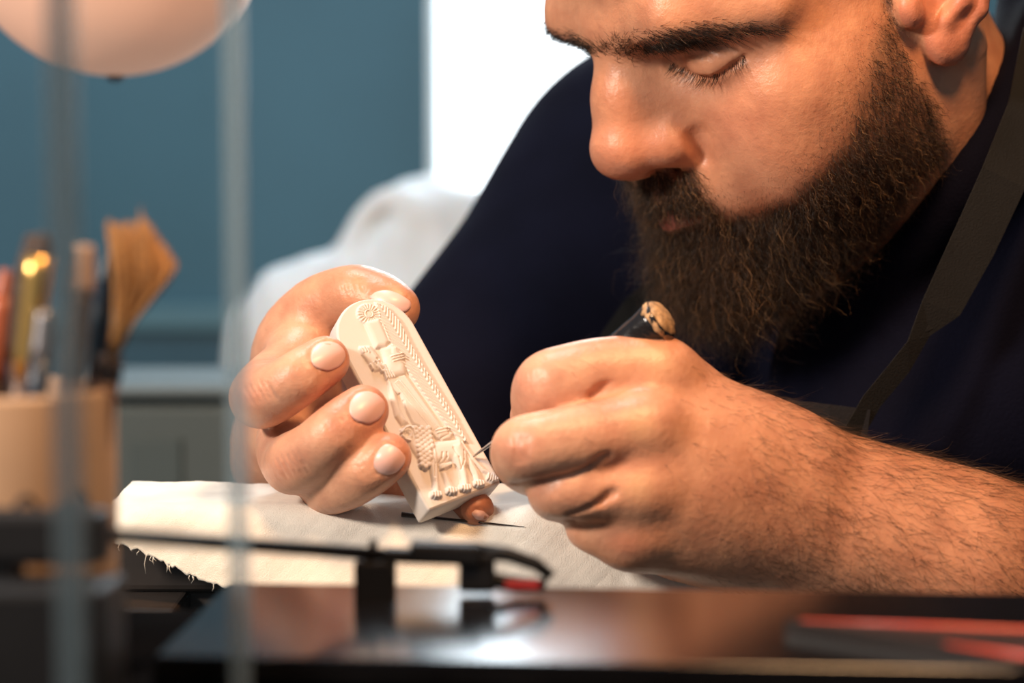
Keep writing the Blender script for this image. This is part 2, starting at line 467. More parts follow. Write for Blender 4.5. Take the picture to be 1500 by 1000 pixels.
def nail_mesh(f, poly, lift):
    """a thin curved plate that lies on the finger end inside the outline poly (pixels)"""
    poly = np.array(poly, float)
    c = poly.mean(0); n = 40
    # resample the outline
    seg = np.r_[poly, poly[:1]]
    t = np.r_[0, np.cumsum(np.hypot(*np.diff(seg, axis=0).T))]
    tt = np.linspace(0, t[-1], n, endpoint=False)
    ring = np.c_[np.interp(tt, t, seg[:, 0]), np.interp(tt, t, seg[:, 1])]
    for _ in range(2): ring = 0.5*ring+0.25*(np.roll(ring, 1, 0)+np.roll(ring, -1, 0))
    V = []; rad = (0.0, 0.25, 0.5, 0.75, 0.9, 1.0, 1.02)
    pts = []
    for r in rad[1:]:
        for k in range(n): pts.append((c+(ring[k]-c)*r, r))
    pts.insert(0, (c, 0.0))
    xyz = []
    for p, r in pts:
        z = 750.0; good = False
        for _ in range(3):
            q = px(p[0], p[1], z); zz = f.front(q[0], q[1])
            if zz is None: break
            z = zz
        xyz.append([p[0], p[1], z, r])
    xyz = np.array(xyz)
    # fit a smooth quadric to the depth so that the nail is a clean curved plate
    dx, dy = (xyz[:, 0]-c[0])/30, (xyz[:, 1]-c[1])/30
    Aq = np.c_[np.ones(len(dx)), dx, dy, dx*dx, dx*dy, dy*dy]
    sel = np.abs(xyz[:, 2]-np.median(xyz[:, 2])) < 9
    co = np.linalg.lstsq(Aq[sel], xyz[sel, 2], rcond=None)[0]
    z = Aq@co-lift+np.where(xyz[:, 3] > 1.0, 1.4, 0)
    V = np.array([px(a, b, zz) for (a, b), zz in zip(xyz[:, :2], z)])
    F = [(0, 1+k, 1+(k+1) % n) for k in range(n)]
    for j in range(len(rad)-2):
        for k in range(n):
            a = 1+j*n; b = a+n
            F.append((a+k, b+k, b+(k+1) % n, a+(k+1) % n))
    # colour: pale free edge is left to the material through this value
    return V, F
# outline of each visible nail (pixels) and how far it stands off the skin (mm)
NAILS = [
    ([(455, 524), (457, 511), (466, 502), (480, 499), (495, 503), (505, 513), (506, 526), (497, 537), (481, 543), (466, 540), (457, 533)], 0.75),
    ([(511, 601), (514, 586), (523, 575), (538, 572), (553, 577), (564, 588), (564, 602), (555, 614), (540, 621), (524, 617), (514, 610)], 0.75),
    ([(547, 682), (549, 668), (556, 657), (566, 649), (578, 653), (588, 661), (595, 670), (590, 683), (579, 693), (565, 696), (553, 691)], 0.75),
    ([(540, 436), (550, 427), (566, 424), (583, 429), (602, 441), (603, 449), (594, 457), (576, 455), (556, 448)], 0.75),
    ([(690, 752), (696, 746), (708, 748), (718, 757), (712, 763), (698, 761)], 0.3),
]
# ---------------------------------------------------------------- the person: skin, hair, clothing
def skin_material():
    m, nt, b = new_mat('skin')
    at = N(nt, 'ShaderNodeVertexColor'); at.layer_name = 'tint'
    tc = N(nt, 'ShaderNodeTexCoord')
    n1 = N(nt, 'ShaderNodeTexNoise'); n1.inputs['Scale'].default_value = 90; n1.inputs['Detail'].default_value = 5
    nt.links.new(tc.outputs['Object'], n1.inputs['Vector'])
    mx = N(nt, 'ShaderNodeMixRGB', blend_type='MULTIPLY'); mx.inputs['Fac'].default_value = 1.0
    rp = N(nt, 'ShaderNodeValToRGB')
    rp.color_ramp.elements[0].position = 0.32; rp.color_ramp.elements[0].color = (0.84, 0.76, 0.74, 1)
    rp.color_ramp.elements[1].position = 0.62; rp.color_ramp.elements[1].color = (1.05, 1.03, 1.0, 1)
    nt.links.new(n1.outputs['Fac'], rp.inputs['Fac'])
    nt.links.new(at.outputs['Color'], mx.inputs[1]); nt.links.new(rp.outputs['Color'], mx.inputs[2])
    nt.links.new(mx.outputs[0], b.inputs['Base Color'])
    b.inputs['Roughness'].default_value = 0.41
    b.inputs['Specular IOR Level'].default_value = 0.45
    b.inputs['Subsurface Weight'].default_value = 0.12
    b.inputs['Subsurface Radius'].default_value = (1.0, 0.35, 0.2)
    b.inputs['Subsurface Scale'].default_value = 0.003
    v = N(nt, 'ShaderNodeTexVoronoi', feature='DISTANCE_TO_EDGE'); v.inputs['Scale'].default_value = 900
    n2 = N(nt, 'ShaderNodeTexNoise'); n2.inputs['Scale'].default_value = 420; n2.inputs['Detail'].default_value = 4
    nt.links.new(tc.outputs['Object'], v.inputs['Vector']); nt.links.new(tc.outputs['Object'], n2.inputs['Vector'])
    ad = N(nt, 'ShaderNodeMath', operation='MULTIPLY_ADD'); ad.inputs[1].default_value = 0.25
    nt.links.new(v.outputs['Distance'], ad.inputs[0]); nt.links.new(n2.outputs['Fac'], ad.inputs[2])
    bp = N(nt, 'ShaderNodeBump'); bp.inputs['Strength'].default_value = 0.55; bp.inputs['Distance'].default_value = 0.0005
    nt.links.new(ad.outputs[0], bp.inputs['Height']); nt.links.new(bp.outputs['Normal'], b.inputs['Normal'])
    return m
SKIN = np.array([0.60, 0.285, 0.165]); PALE = np.array([0.68, 0.39, 0.265])
RED = np.array([0.60, 0.20, 0.13]); STUB = np.array([0.10, 0.058, 0.036]); LIP = np.array([0.42, 0.14, 0.11])
def hair_material(name='hair'):
    m, nt, b = new_mat(name)
    at = N(nt, 'ShaderNodeVertexColor'); at.layer_name = 'tint'
    nt.links.new(at.outputs['Color'], b.inputs['Base Color'])
    b.inputs['Roughness'].default_value = 0.38
    b.inputs['Specular IOR Level'].default_value = 0.35
    return m
def hair_strands(root, d0, length, rad, curl, bend, cols, seg=6, wave=1.5):
    """three-sided tapering strands as one mesh. root, d0 (n,3); length, rad (n,); bend (n,3): pull that grows along the strand"""
    n = len(root)
    t = np.linspace(0, 1, seg+1)
    up = np.cross(d0, RNG.normal(size=(n, 3))); up /= np.linalg.norm(up, axis=1)[:, None]
    sd = np.cross(d0, up)
    ph = RNG.uniform(0, 6.28, n); fr = RNG.uniform(0.6, 1.6, n)*wave
    V = np.zeros((n, seg+1, 3, 3)); L = length[:, None]
    ctr = np.zeros((n, seg+1, 3))
    for j, tt in enumerate(t):
        a = ph+fr*6.28*tt
        w = curl*length*tt
        ctr[:, j] = root+d0*(L*tt)+bend*(L*tt*tt)+up*(np.cos(a)-np.cos(ph))[:, None]*w[:, None]+sd*(np.sin(a)-np.sin(ph))[:, None]*w[:, None]
    for j in range(seg+1):
        r = rad*(1-0.85*t[j]**1.5)
        for q in range(3):
            an = 2.094*q
            V[:, j, q] = ctr[:, j]+(up*np.cos(an)+sd*np.sin(an))*r[:, None]
    base = (np.arange(n)*(seg+1)*3)[:, None, None]
    F = []
    for j in range(seg):
        for q in range(3):
            F.append([j*3+q, j*3+(q+1) % 3, (j+1)*3+(q+1) % 3, (j+1)*3+q])
    F = (np.array(F)[None]+base).reshape(-1, 4)
    col = np.repeat(np.c_[cols, np.ones(n)], (seg+1)*3, 0)
    return V.reshape(-1, 3), F, col
def sample_surface(P, Q, w, n):
    """n random points on faces with vertex weights w; returns points, normals"""
    c = P[Q]; fw = w[Q].mean(1)
    nn = np.cross(c[:, 2]-c[:, 0], c[:, 3]-c[:, 1]); ar = np.linalg.norm(nn, axis=1)*0.5
    p = ar*fw; p /= p.sum()
    i = RNG.choice(len(Q), n, p=p)
    u, v = RNG.uniform(size=(2, n))[:, :, None]
    q = c[i]
    return (q[:, 0]*(1-u)+q[:, 1]*u)*(1-v)+(q[:, 3]*(1-u)+q[:, 2]*u)*v, nn[i]/np.maximum(ar[i]*2, 1e-9)[:, None]
def unit(v): return v/np.maximum(np.linalg.norm(v, axis=1), 1e-9)[:, None]
HAIRM = hair_material()
def hair_cols(n, lo, hi, light=0.04, lightcol=(0.34, 0.20, 0.10)):
    k = RNG.uniform(size=(n, 1))**1.6
    c = np.array(lo)*(1-k)+np.array(hi)*k
    m = RNG.uniform(size=n) < light
    c[m] = np.array(lightcol)*RNG.uniform(0.6, 1.2, (m.sum(), 1))
    return c

person = tag(empty('person', c2w((110, -200, 950))), 'bearded man in dark navy shirt and grey apron straps, carving a small white plaque', 'person')
P0 = np.array(person.location)
def pmesh(name, Pc, F, mat, attr=None, smooth=True):
    """a mesh given in camera space mm, as a child of the person"""
    return link_mesh(name, c2w(Pc)-P0, F, mat, person, smooth, attr)
# ---- head
HP, HQ = build_head()
HN = vnormals(HP, HQ)
BEARD_LINE = [(1293, -60), (1352, -60), (1346, 0), (1340, 60), (1352, 105), (1380, 150), (1395, 205), (1370, 280), (1310, 350), (1240, 440), (1120, 540),
              (960, 540), (890, 400), (865, 300), (880, 262), (905, 262), (940, 264), (985, 266), (1030, 282), (1072, 306), (1110, 302), (1150, 282), (1195, 240), (1228, 200), (1246, 150), (1262, 95), (1280, 30)]
def near_px(P): return h2px(np.c_[np.abs(P[:, 0]), P[:, 1], P[:, 2]])
bx, by = near_px(HP)
bd = poly_dist(bx, by, BEARD_LINE)
lipd = ((np.abs(HP[:, 0]))/17)**2+((HP[:, 2]+51.5)/4.6)**2
front = HP[:, 1] > 70
not_neck = (HP[:, 1] > np.where(HP[:, 2] < -20, 4-0.28*np.minimum(HP[:, 2]+20, 0)*0.0, -4)) & (HP[:, 2] > -102)
earz = (np.abs(HP[:, 0]) > 74) & (HP[:, 1] < 13) & (HP[:, 2] > -26)
beard_w = smoothstep(-4, 26, bd)*not_neck*~(front & (lipd < 1.0))*~earz
beard_w = np.where(HP[:, 2] < -62, np.where((HP[:, 1] > 22) & (HP[:, 2] > -100), 1.0, 0)*not_neck, beard_w)
jx = np.abs(HP[:, 0])
beard_w = np.maximum(beard_w, smoothstep(-28.5, -31.5, HP[:, 2])*smoothstep(26, 15, jx)*smoothstep(60, 68, HP[:, 1])*(lipd > 1.0)*(HP[:, 1] < 92))
nose_red = np.exp(-(((HP[:, 0])/22)**2+((HP[:, 1]-98)/16)**2+((HP[:, 2]+16)/16)**2))
cheek_red = np.exp(-(((jx-45)/18)**2+((HP[:, 2]+14)/14)**2))*(HP[:, 1] > 35)
ear_red = (np.abs(HP[:, 0]) > 78)*0.55
lip_w = np.clip(1.2-lipd, 0, 1)*front
tint = SKIN[None]*np.ones((len(HP), 1))
def lerp(a, b, w): return a*(1-w[:, None])+b*w[:, None]
tint = lerp(tint, RED, np.clip(nose_red*0.45+cheek_red*0.30+ear_red, 0, 1))
tint = lerp(tint, STUB, np.clip(beard_w, 0, 1)*(0.55+0.35*smoothstep(-30, -60, HP[:, 2])))
tint = lerp(tint, LIP, np.clip(lip_w*1.5, 0, 1))
hairline = smoothstep(0, 14, HP[:, 2]-(58+0.0*HP[:, 1])+np.where(HP[:, 1] > 45, -(HP[:, 1]-45)*1.1, 0)+np.clip(20-HP[:, 1], 0, 60)*1.15-np.where(HP[:, 1] > 20, 8, 0))
scalp_w = hairline*~earz*(HP[:, 2] > -45)*(~((jx > 76) & (HP[:, 1] > -30) & (HP[:, 2] < 45)))
tint = lerp(tint, STUB, scalp_w*0.75)
FISTP, FISTQ = build_fist()
HOLDP, HOLDQ, NAIL_MESHES = build_holding_hand()
def hand_tint(P, pale_px):
    t = SKIN[None]*np.ones((len(P), 1))
    X, Y = 750+FPX*P[:, 0]/P[:, 2], 500-FPX*P[:, 1]/P[:, 2]
    for (x, y, r, kind, a) in pale_px:
        w = np.exp(-((X-x)**2+(Y-y)**2)/(r*r))*a
        t = lerp(t, {'p': PALE, 'r': RED, 'y': np.array([0.74, 0.46, 0.25])}[kind], np.clip(w, 0, 1))
    return t
fist_tint = hand_tint(FISTP, [(820, 640, 110, 'p', 0.9), (800, 560, 60, 'p', 0.7), (770, 560, 30, 'r', 0.35), (760, 655, 28, 'r', 0.35), (900, 610, 40, 'r', 0.22),
                              (915, 690, 40, 'r', 0.22), (790, 720, 30, 'r', 0.2), (935, 625, 22, 'y', 0.55), (935, 712, 22, 'y', 0.5), (965, 530, 26, 'y', 0.3), (920, 800, 30, 'r', 0.25)])
hold_tint = hand_tint(HOLDP, [(440, 600, 160, 'p', 0.8), (500, 530, 40, 'r', 0.3), (556, 600, 40, 'r', 0.3), (590, 670, 40, 'r', 0.3), (372, 580, 26, 'r', 0.4), (415, 685, 26, 'r', 0.4), (690, 745, 30, 'r', 0.3), (500, 600, 40, 'r', 0.5)])
allP = np.concatenate([h2c(HP), FISTP, HOLDP])
allQ = np.concatenate([HQ, FISTQ+len(HP), HOLDQ+len(HP)+len(FISTP)])
allT = np.concatenate([tint, fist_tint, hold_tint])
SKINM = skin_material()
body = pmesh('body', allP, allQ, SKINM, {'tint': np.c_[allT, np.ones(len(allT))]})
NAILM, _nt, _b = new_mat('nail')
_b.inputs['Base Color'].default_value = (0.80, 0.50, 0.43, 1); _b.inputs['Roughness'].default_value = 0.36
_b.inputs['Subsurface Weight'].default_value = 0.1; _b.inputs['Subsurface Scale'].default_value = 0.002
for V, F in NAIL_MESHES:
    pmesh('fingernail', V, F, NAILM)
# ---- beard
def strands_on_head(name, w, n, dirfn, lenfn, rad, curl, cols, bendfn=None, seg=6, wave=1.5, frizz=0.22):
    R, Nn = sample_surface(HP, HQ, w, n)
    d = unit(dirfn(R, Nn)+RNG.normal(scale=frizz, size=(n, 3)))
    L = lenfn(R)*RNG.uniform(0.55, 1.15, n)
    b = bendfn(R) if bendfn is not None else np.zeros((n, 3))
    b = b+RNG.normal(scale=0.10, size=(n, 3))
    V, F, col = hair_strands(R-Nn*0.3, d, L, rad*RNG.uniform(0.7, 1.3, n), curl, b, cols, seg, wave)
    return pmesh(name, h2c(V), F, HAIRM, {'tint': col})
def beard_dir(R, Nn):
    s = np.sign(R[:, :1]+1e-6); jx = np.abs(R[:, 0])
    side = smoothstep(25, 55, jx)[:, None]
    must = ((R[:, 2] > -46) & (jx < 34) & (R[:, 1] > 66))[:, None]
    d = Nn*0.55+np.array([0, 0.10, -0.75])+side*np.array([0, -0.30, 0.0])
    dm = Nn*0.32+np.c_[0.62*s[:, 0]*smoothstep(0, 10, jx), np.zeros(len(R)), -0.75*np.ones(len(R))]
    return np.where(must, dm, d)
def beard_len(R):
    jx = np.abs(R[:, 0])
    L = 7.5+12*smoothstep(-38, -75, R[:, 2])*smoothstep(10, 60, R[:, 1])
    L = np.where(R[:, 2] > -30, 5.5+3*smoothstep(0, -30, R[:, 2]), L)
    L = np.where((R[:, 2] > -46) & (jx < 34) & (R[:, 1] > 66), 11.5, L)
    return L
def beard_bend(R):
    g = np.array([0.0, -0.95, 0.1]) @ HEAD_M        # gravity in the head's frame
    s = np.sign(R[:, :1]+1e-6)
    return g[None]*0.25-np.c_[s[:, 0]*0.12, np.zeros(len(R)), np.zeros(len(R))]
DARK, MID = (0.012, 0.008, 0.006), (0.085, 0.042, 0.020)
strands_on_head('beard', np.clip(beard_w, 0, 1)**1.5*(0.55+0.45*smoothstep(-20, -60, HP[:, 2]))*(1+1.8*((HP[:, 2] > -46) & (jx < 36) & (HP[:, 1] > 62)))+1e-9, 21000, beard_dir, beard_len, 0.095, 0.15, hair_cols(21000, DARK, MID, 0.10, (0.30, 0.16, 0.07)), beard_bend, 8, 1.7, 0.33)
# loose curly strands that break the outline, and stubble up the cheek
strands_on_head('beard', np.clip(beard_w, 0, 1)+1e-9, 1800, beard_dir, lambda R: beard_len(R)*1.35, 0.07, 0.24, hair_cols(1800, DARK, MID, 0.15), beard_bend, 9, 1.6, 0.4)
stub_w = smoothstep(-55, 5, bd)*(beard_w < 0.5)*not_neck*~earz*(HP[:, 2] < 5)*(HP[:, 1] > 8)*(HP[:, 2] > -60)*~(front & (lipd < 1.3))*(np.hypot(jx, HP[:, 2]+18) > 34)
strands_on_head('stubble', stub_w**2+1e-9, 900, beard_dir, lambda R: 2.6+0*R[:, 0], 0.05, 0.03, hair_cols(900, DARK, MID, 0.05), None, 3, 0.6)
# ---- scalp hair and sideburns
def scalp_dir(R, Nn): return Nn*0.5+np.array([0, -0.35, -0.45])
strands_on_head('hair', scalp_w**2+1e-9, 7000, scalp_dir, lambda R: 7+0*R[:, 0], 0.10, 0.05, hair_cols(7000, DARK, (0.05, 0.026, 0.015), 0.01), None, 4, 0.8)
# ---- eyebrows
def band_weight(pix, width):
    """weight near a poly-line of pixels, on both sides of the head"""
    d = np.full(len(HP), 1e9)
    for (x0, y0, w0), (x1, y1, w1) in zip(pix[:-1], pix[1:]):
        ex, ey = x1-x0, y1-y0
        t = np.clip(((bx-x0)*ex+(by-y0)*ey)/(ex*ex+ey*ey), 0, 1)
        d = np.minimum(d, np.hypot(bx-x0-t*ex, by-y0-t*ey)/(w0+(w1-w0)*t))
    return np.clip(1.2-d, 0, 1)*(HP[:, 1] > 45)
brow_w = band_weight([(880, 74, 9), (900, 72, 16), (930, 70, 22), (970, 61, 23), (1010, 52, 21), (1060, 46, 16), (1100, 43, 11), (1145, 43, 6)], 1)
def brow_dir(R, Nn):
    s = np.sign(R[:, 0]); jx = np.abs(R[:, 0])
    k = smoothstep(6, 30, jx)
    return Nn*0.45+np.c_[s*(0.35+0.65*k), -0.35*k, 0.55*(1-k)-0.15*k]
strands_on_head('eyebrow', brow_w**1.2+1e-9, 4600, brow_dir, lambda R: 6.5+0*R[:, 0], 0.085, 0.03, hair_cols(4600, (0.008, 0.006, 0.005), (0.035, 0.020, 0.012), 0.02), None, 4, 0.8)
# ---- eyelashes along the lowered lids
lash = [(19.5, 10.2), (22, 8.2), (25, 6.6), (28, 5.4), (32, 4.5), (36, 4.2), (40, 4.7), (44, 5.9), (48, 7.9), (51, 9.6)]
lx = np.array(lash)
def lash_roots():
    R, D = [], []
    for s in (1, -1):
        for k in range(130):
            u = RNG.uniform(0, len(lx)-1.001); i = int(u); q = lx[i]*(1-u+i)+lx[i+1]*(u-i)
            x, z = s*q[0], q[1]+0.4
            sel = np.argmin((HP[:, 0]-x)**2+(HP[:, 2]-z)**2+1e3*(HP[:, 1] < 50)-0.0*HP[:, 1])
            R.append(HP[sel]); D.append((s*(q[0]-33)*0.03, 0.75, -0.75))
    return np.array(R), np.array(D)
LR, LD = lash_roots()
LD = unit(LD+RNG.normal(scale=0.12, size=LD.shape))
for _s in (0, 1):
  _r = slice(_s*130, _s*130+130); LRs, LDs = LR[_r], LD[_r]
  V, F, col = hair_strands(LRs, LDs, RNG.uniform(5, 8, 130), np.full(130, 0.075), 0.0, np.tile(np.array([0, 0.15, 0.25]), (130, 1)), hair_cols(130, (0.01, 0.007, 0.006), (0.03, 0.02, 0.012), 0), 4)
  pmesh('eyelashes', h2c(V), F, HAIRM, {'tint': col})
# ---- fine dark hair on the forearm and the back of the hand
fx, fy = 750+FPX*FISTP[:, 0]/FISTP[:, 2], 500-FPX*FISTP[:, 1]/FISTP[:, 2]
arm_w = smoothstep(950, 1130, fx)*(0.35+0.65*smoothstep(1050, 1250, fx))*smoothstep(905, 840, fy-0.05*(fx-1000))
arm_w = np.maximum(arm_w, 0.12*np.exp(-((fx-850)/30)**2-((fy-625)/30)**2)+0.12*np.exp(-((fx-850)/30)**2-((fy-530)/25)**2)+0.1*np.exp(-((fx-810)/25)**2-((fy-722)/16)**2))
n = 6800
R, Nn = sample_surface(FISTP, FISTQ, arm_w+1e-9, n)
flow = np.array([0.62, -0.38, 0.0])
ang = RNG.normal(scale=0.45, size=n)
d = np.c_[flow[0]*np.cos(ang)-flow[1]*np.sin(ang), flow[0]*np.sin(ang)+flow[1]*np.cos(ang), np.zeros(n)]
d = unit(d-Nn*(d*Nn).sum(1)[:, None]); d = unit(d+Nn*RNG.uniform(0.12, 0.5, (n, 1)))
L = RNG.uniform(5, 14, n)*np.where(R[:, 0] > px(1080, 0, 740)[0], 1, 0.7)
V, F, col = hair_strands(R-Nn*0.2, d, L, RNG.uniform(0.035, 0.07, n), 0.07, RNG.normal(scale=0.18, size=(n, 3))-Nn*0.15, hair_cols(n, (0.018, 0.010, 0.007), (0.08, 0.04, 0.02), 0.05), 5, 0.9)
pmesh('arm_hair', V, F, HAIRM, {'tint': col})
# ---- shirt
def build_shirt():
    f = Field((-170, -260, 760), (380, 190, 1260), 3.6)
    f.chain([C(1010, 335, 1085, 95), C(850, 450, 1040, 72), C(655, 640, 985, 50), C(640, 760, 960, 44)], 30)     # shoulder and upper arm
    f.ell(px(1180, 420, 1140), (150, 130, 90), k=40)           # back
    f.chain([C(1010, 335, 1085, 92), C(1330, 330, 1050, 110), C(1640, 420, 960, 90)], 40)
    f.chain([C(1560, 430, 930, 78), C(1680, 640, 890, 66), C(1780, 800, 850, 55)], 40)       # other shoulder and sleeve
    f.ell(px(1150, 720, 1050), (150, 170, 95), k=40)           # chest
    f.ell(px(1430, 690, 960), (70, 90, 60), k=40)
    f.ell(px(880, 760, 1040), (110, 120, 70), k=40)
    f.cone(h2c(np.array([[0, -10, -60]]))[0], 62, h2c(np.array([[0, -45, -160]]))[0], 66, 8, True)    # neck opening
    # collar band around the neck and the shirt front below it
    f.chain([C(1560, -30, 868, 9), C(1498, 105, 849, 9), C(1472, 165, 834, 9), C(1420, 255, 823, 9), C(1360, 340, 834, 10), C(1305, 400, 850, 10), C(1250, 450, 876, 10), C(1190, 490, 900, 10)], 10)
    f.chain([C(1640, -150, 935, 45), C(1580, 0, 905, 34), C(1560, 120, 880, 30)], 14)
    f.chain([C(1560, 120, 880, 30), C(1490, 300, 862, 30), C(1430, 420, 866, 32), C(1340, 490, 876, 30), C(1240, 560, 900, 32)], 16)
    f.chain([C(1620, 330, 890, 50), C(1500, 520, 880, 50), C(1330, 640, 890, 50)], 24)
    return f.mesh(2)
SP, SQ = build_shirt()
def cloth_material(name, col, rough=0.9, scale=900, bump=0.5, fuzz=0.3):
    m, nt, b = new_mat(name)
    tc = N(nt, 'ShaderNodeTexCoord')
    n = N(nt, 'ShaderNodeTexNoise'); n.inputs['Scale'].default_value = 25; n.inputs['Detail'].default_value = 5
    nt.links.new(tc.outputs['Object'], n.inputs['Vector'])
    r = N(nt, 'ShaderNodeValToRGB'); r.color_ramp.elements[0].position = 0.3; r.color_ramp.elements[1].position = 0.75
    r.color_ramp.elements[0].color = (*[c*0.75 for c in col], 1); r.color_ramp.elements[1].color = (*[min(1, c*1.15) for c in col], 1)
    nt.links.new(n.outputs['Fac'], r.inputs['Fac']); nt.links.new(r.outputs['Color'], b.inputs['Base Color'])
    b.inputs['Roughness'].default_value = rough; b.inputs['Specular IOR Level'].default_value = 0.06
    b.inputs['Sheen Weight'].default_value = fuzz; b.inputs['Sheen Roughness'].default_value = 0.5
    w = N(nt, 'ShaderNodeTexNoise'); w.inputs['Scale'].default_value = scale; w.inputs['Detail'].default_value = 2
    nt.links.new(tc.outputs['Object'], w.inputs['Vector'])
    bp = N(nt, 'ShaderNodeBump'); bp.inputs['Strength'].default_value = bump; bp.inputs['Distance'].default_value = 0.0008
    nt.links.new(w.outputs['Fac'], bp.inputs['Height']); nt.links.new(bp.outputs['Normal'], b.inputs['Normal'])
    return m
NAVY = cloth_material('navy_cotton', (0.0040, 0.0044, 0.0115), fuzz=0.0)
shirt = pmesh('shirt', SP, SQ, NAVY)
def ribbon(pts, normal, thick=1.2):
    """a strap through pts = [(camera-space point, half width vector)], given thickness along normal"""
    V, F = [], []
    normal = np.asarray(normal, float)*thick
    for p, w in pts:
        p, w = np.asarray(p, float), np.asarray(w, float)
        V += [p-w, p+w, p+w+normal, p-w+normal]
    for i in range(len(pts)-1):
        a, b = 4*i, 4*i+4
        for k in range(4): F.append((a+k, a+(k+1) % 4, b+(k+1) % 4, b+k))
    F += [(3, 2, 1, 0), tuple(4*(len(pts)-1)+k for k in range(4))]
    return np.array(V), F
def pxribbon(rows, thick=1.4):
    """rows: (xa, ya, xb, yb, depth) of the two edges"""
    pts = []
    for xa, ya, xb, yb, z in rows:
        a, b = px(xa, ya, z), px(xb, yb, z+4)
        pts.append(((a+b)/2, (b-a)/2))
    return ribbon(pts, (0, 0, 1), thick)
STRAP = cloth_material('grey_webbing', (0.017, 0.0165, 0.016), fuzz=0.02, scale=1600)
V, F = pxribbon([(1500, 40, 1580, 70, 828), (1478, 150, 1545, 178, 816), (1440, 245, 1502, 275, 806), (1395, 345, 1455, 375, 806), (1352, 440, 1406, 462, 806), (1330, 500, 1362, 492, 806), (1302, 535, 1332, 545, 806), (1265, 580, 1290, 595, 806), (1230, 640, 1256, 655, 806)])
strap = pmesh('apron_strap', V, F, STRAP, smooth=False)
V, F = pxribbon([(1000, 360, 1040, 400, 940), (955, 405, 1000, 440, 925), (915, 440, 965, 480, 915), (880, 490, 935, 520, 905), (850, 560, 900, 580, 900)])
pmesh('apron_strap', V, F, STRAP, smooth=False)
APR = cloth_material('grey_apron', (0.018, 0.017, 0.019), fuzz=0.1)
V, F = pxribbon([(1150, 585, 1150, 700, 812), (1215, 592, 1210, 705, 808), (1275, 600, 1262, 710, 808)])
pmesh('apron_bib', V, F, APR, smooth=False)
# ---------------------------------------------------------------- carved plaque
TU = np.array([0.81, 0.284, 0.51]); TU /= np.linalg.norm(TU)
TV = np.array([-0.49, 0.84, 0.28]); TV -= TU*(TV@TU); TV /= np.linalg.norm(TV)
TN = np.cross(TU, TV); TN = TN if TN[2] < 0 else -TN          # out of the carved face, towards the viewer
TO = px(682, 727, 745.0)                                        # middle of the lower front edge
TW, TH, TT = 31.5, 84.0, 12.0
def tile_pt(u, v, n): return TO+np.multiply.outer(u, TU)+np.multiply.outer(v, TV)+np.multiply.outer(n, TN)
def tile_px(u, v):
    p = tile_pt(u, v, np.zeros_like(u)); return 750+FPX*p[..., 0]/p[..., 2], 500-FPX*p[..., 1]/p[..., 2]
def tile_hit(x, y):
    d = px(x, y, 1.0); t = (TO@TN)/(d@TN); return d*t          # point of the face seen at a pixel
def tile_uv(x, y):
    q = tile_hit(x, y)-TO; return q@TU, q@TV
def zoom(X, Y): return 450+X/2.857, 420+Y/2.857
def cap2(U, V, a, b, r0, r1=None):
    """2-D tapered capsule, signed distance (mm)"""
    r1 = r0 if r1 is None else r1
    ex, ey = b[0]-a[0], b[1]-a[1]
    t = np.clip(((U-a[0])*ex+(V-a[1])*ey)/max(ex*ex+ey*ey, 1e-9), 0, 1)
    return np.hypot(U-a[0]-t*ex, V-a[1]-t*ey)-(r0+(r1-r0)*t)
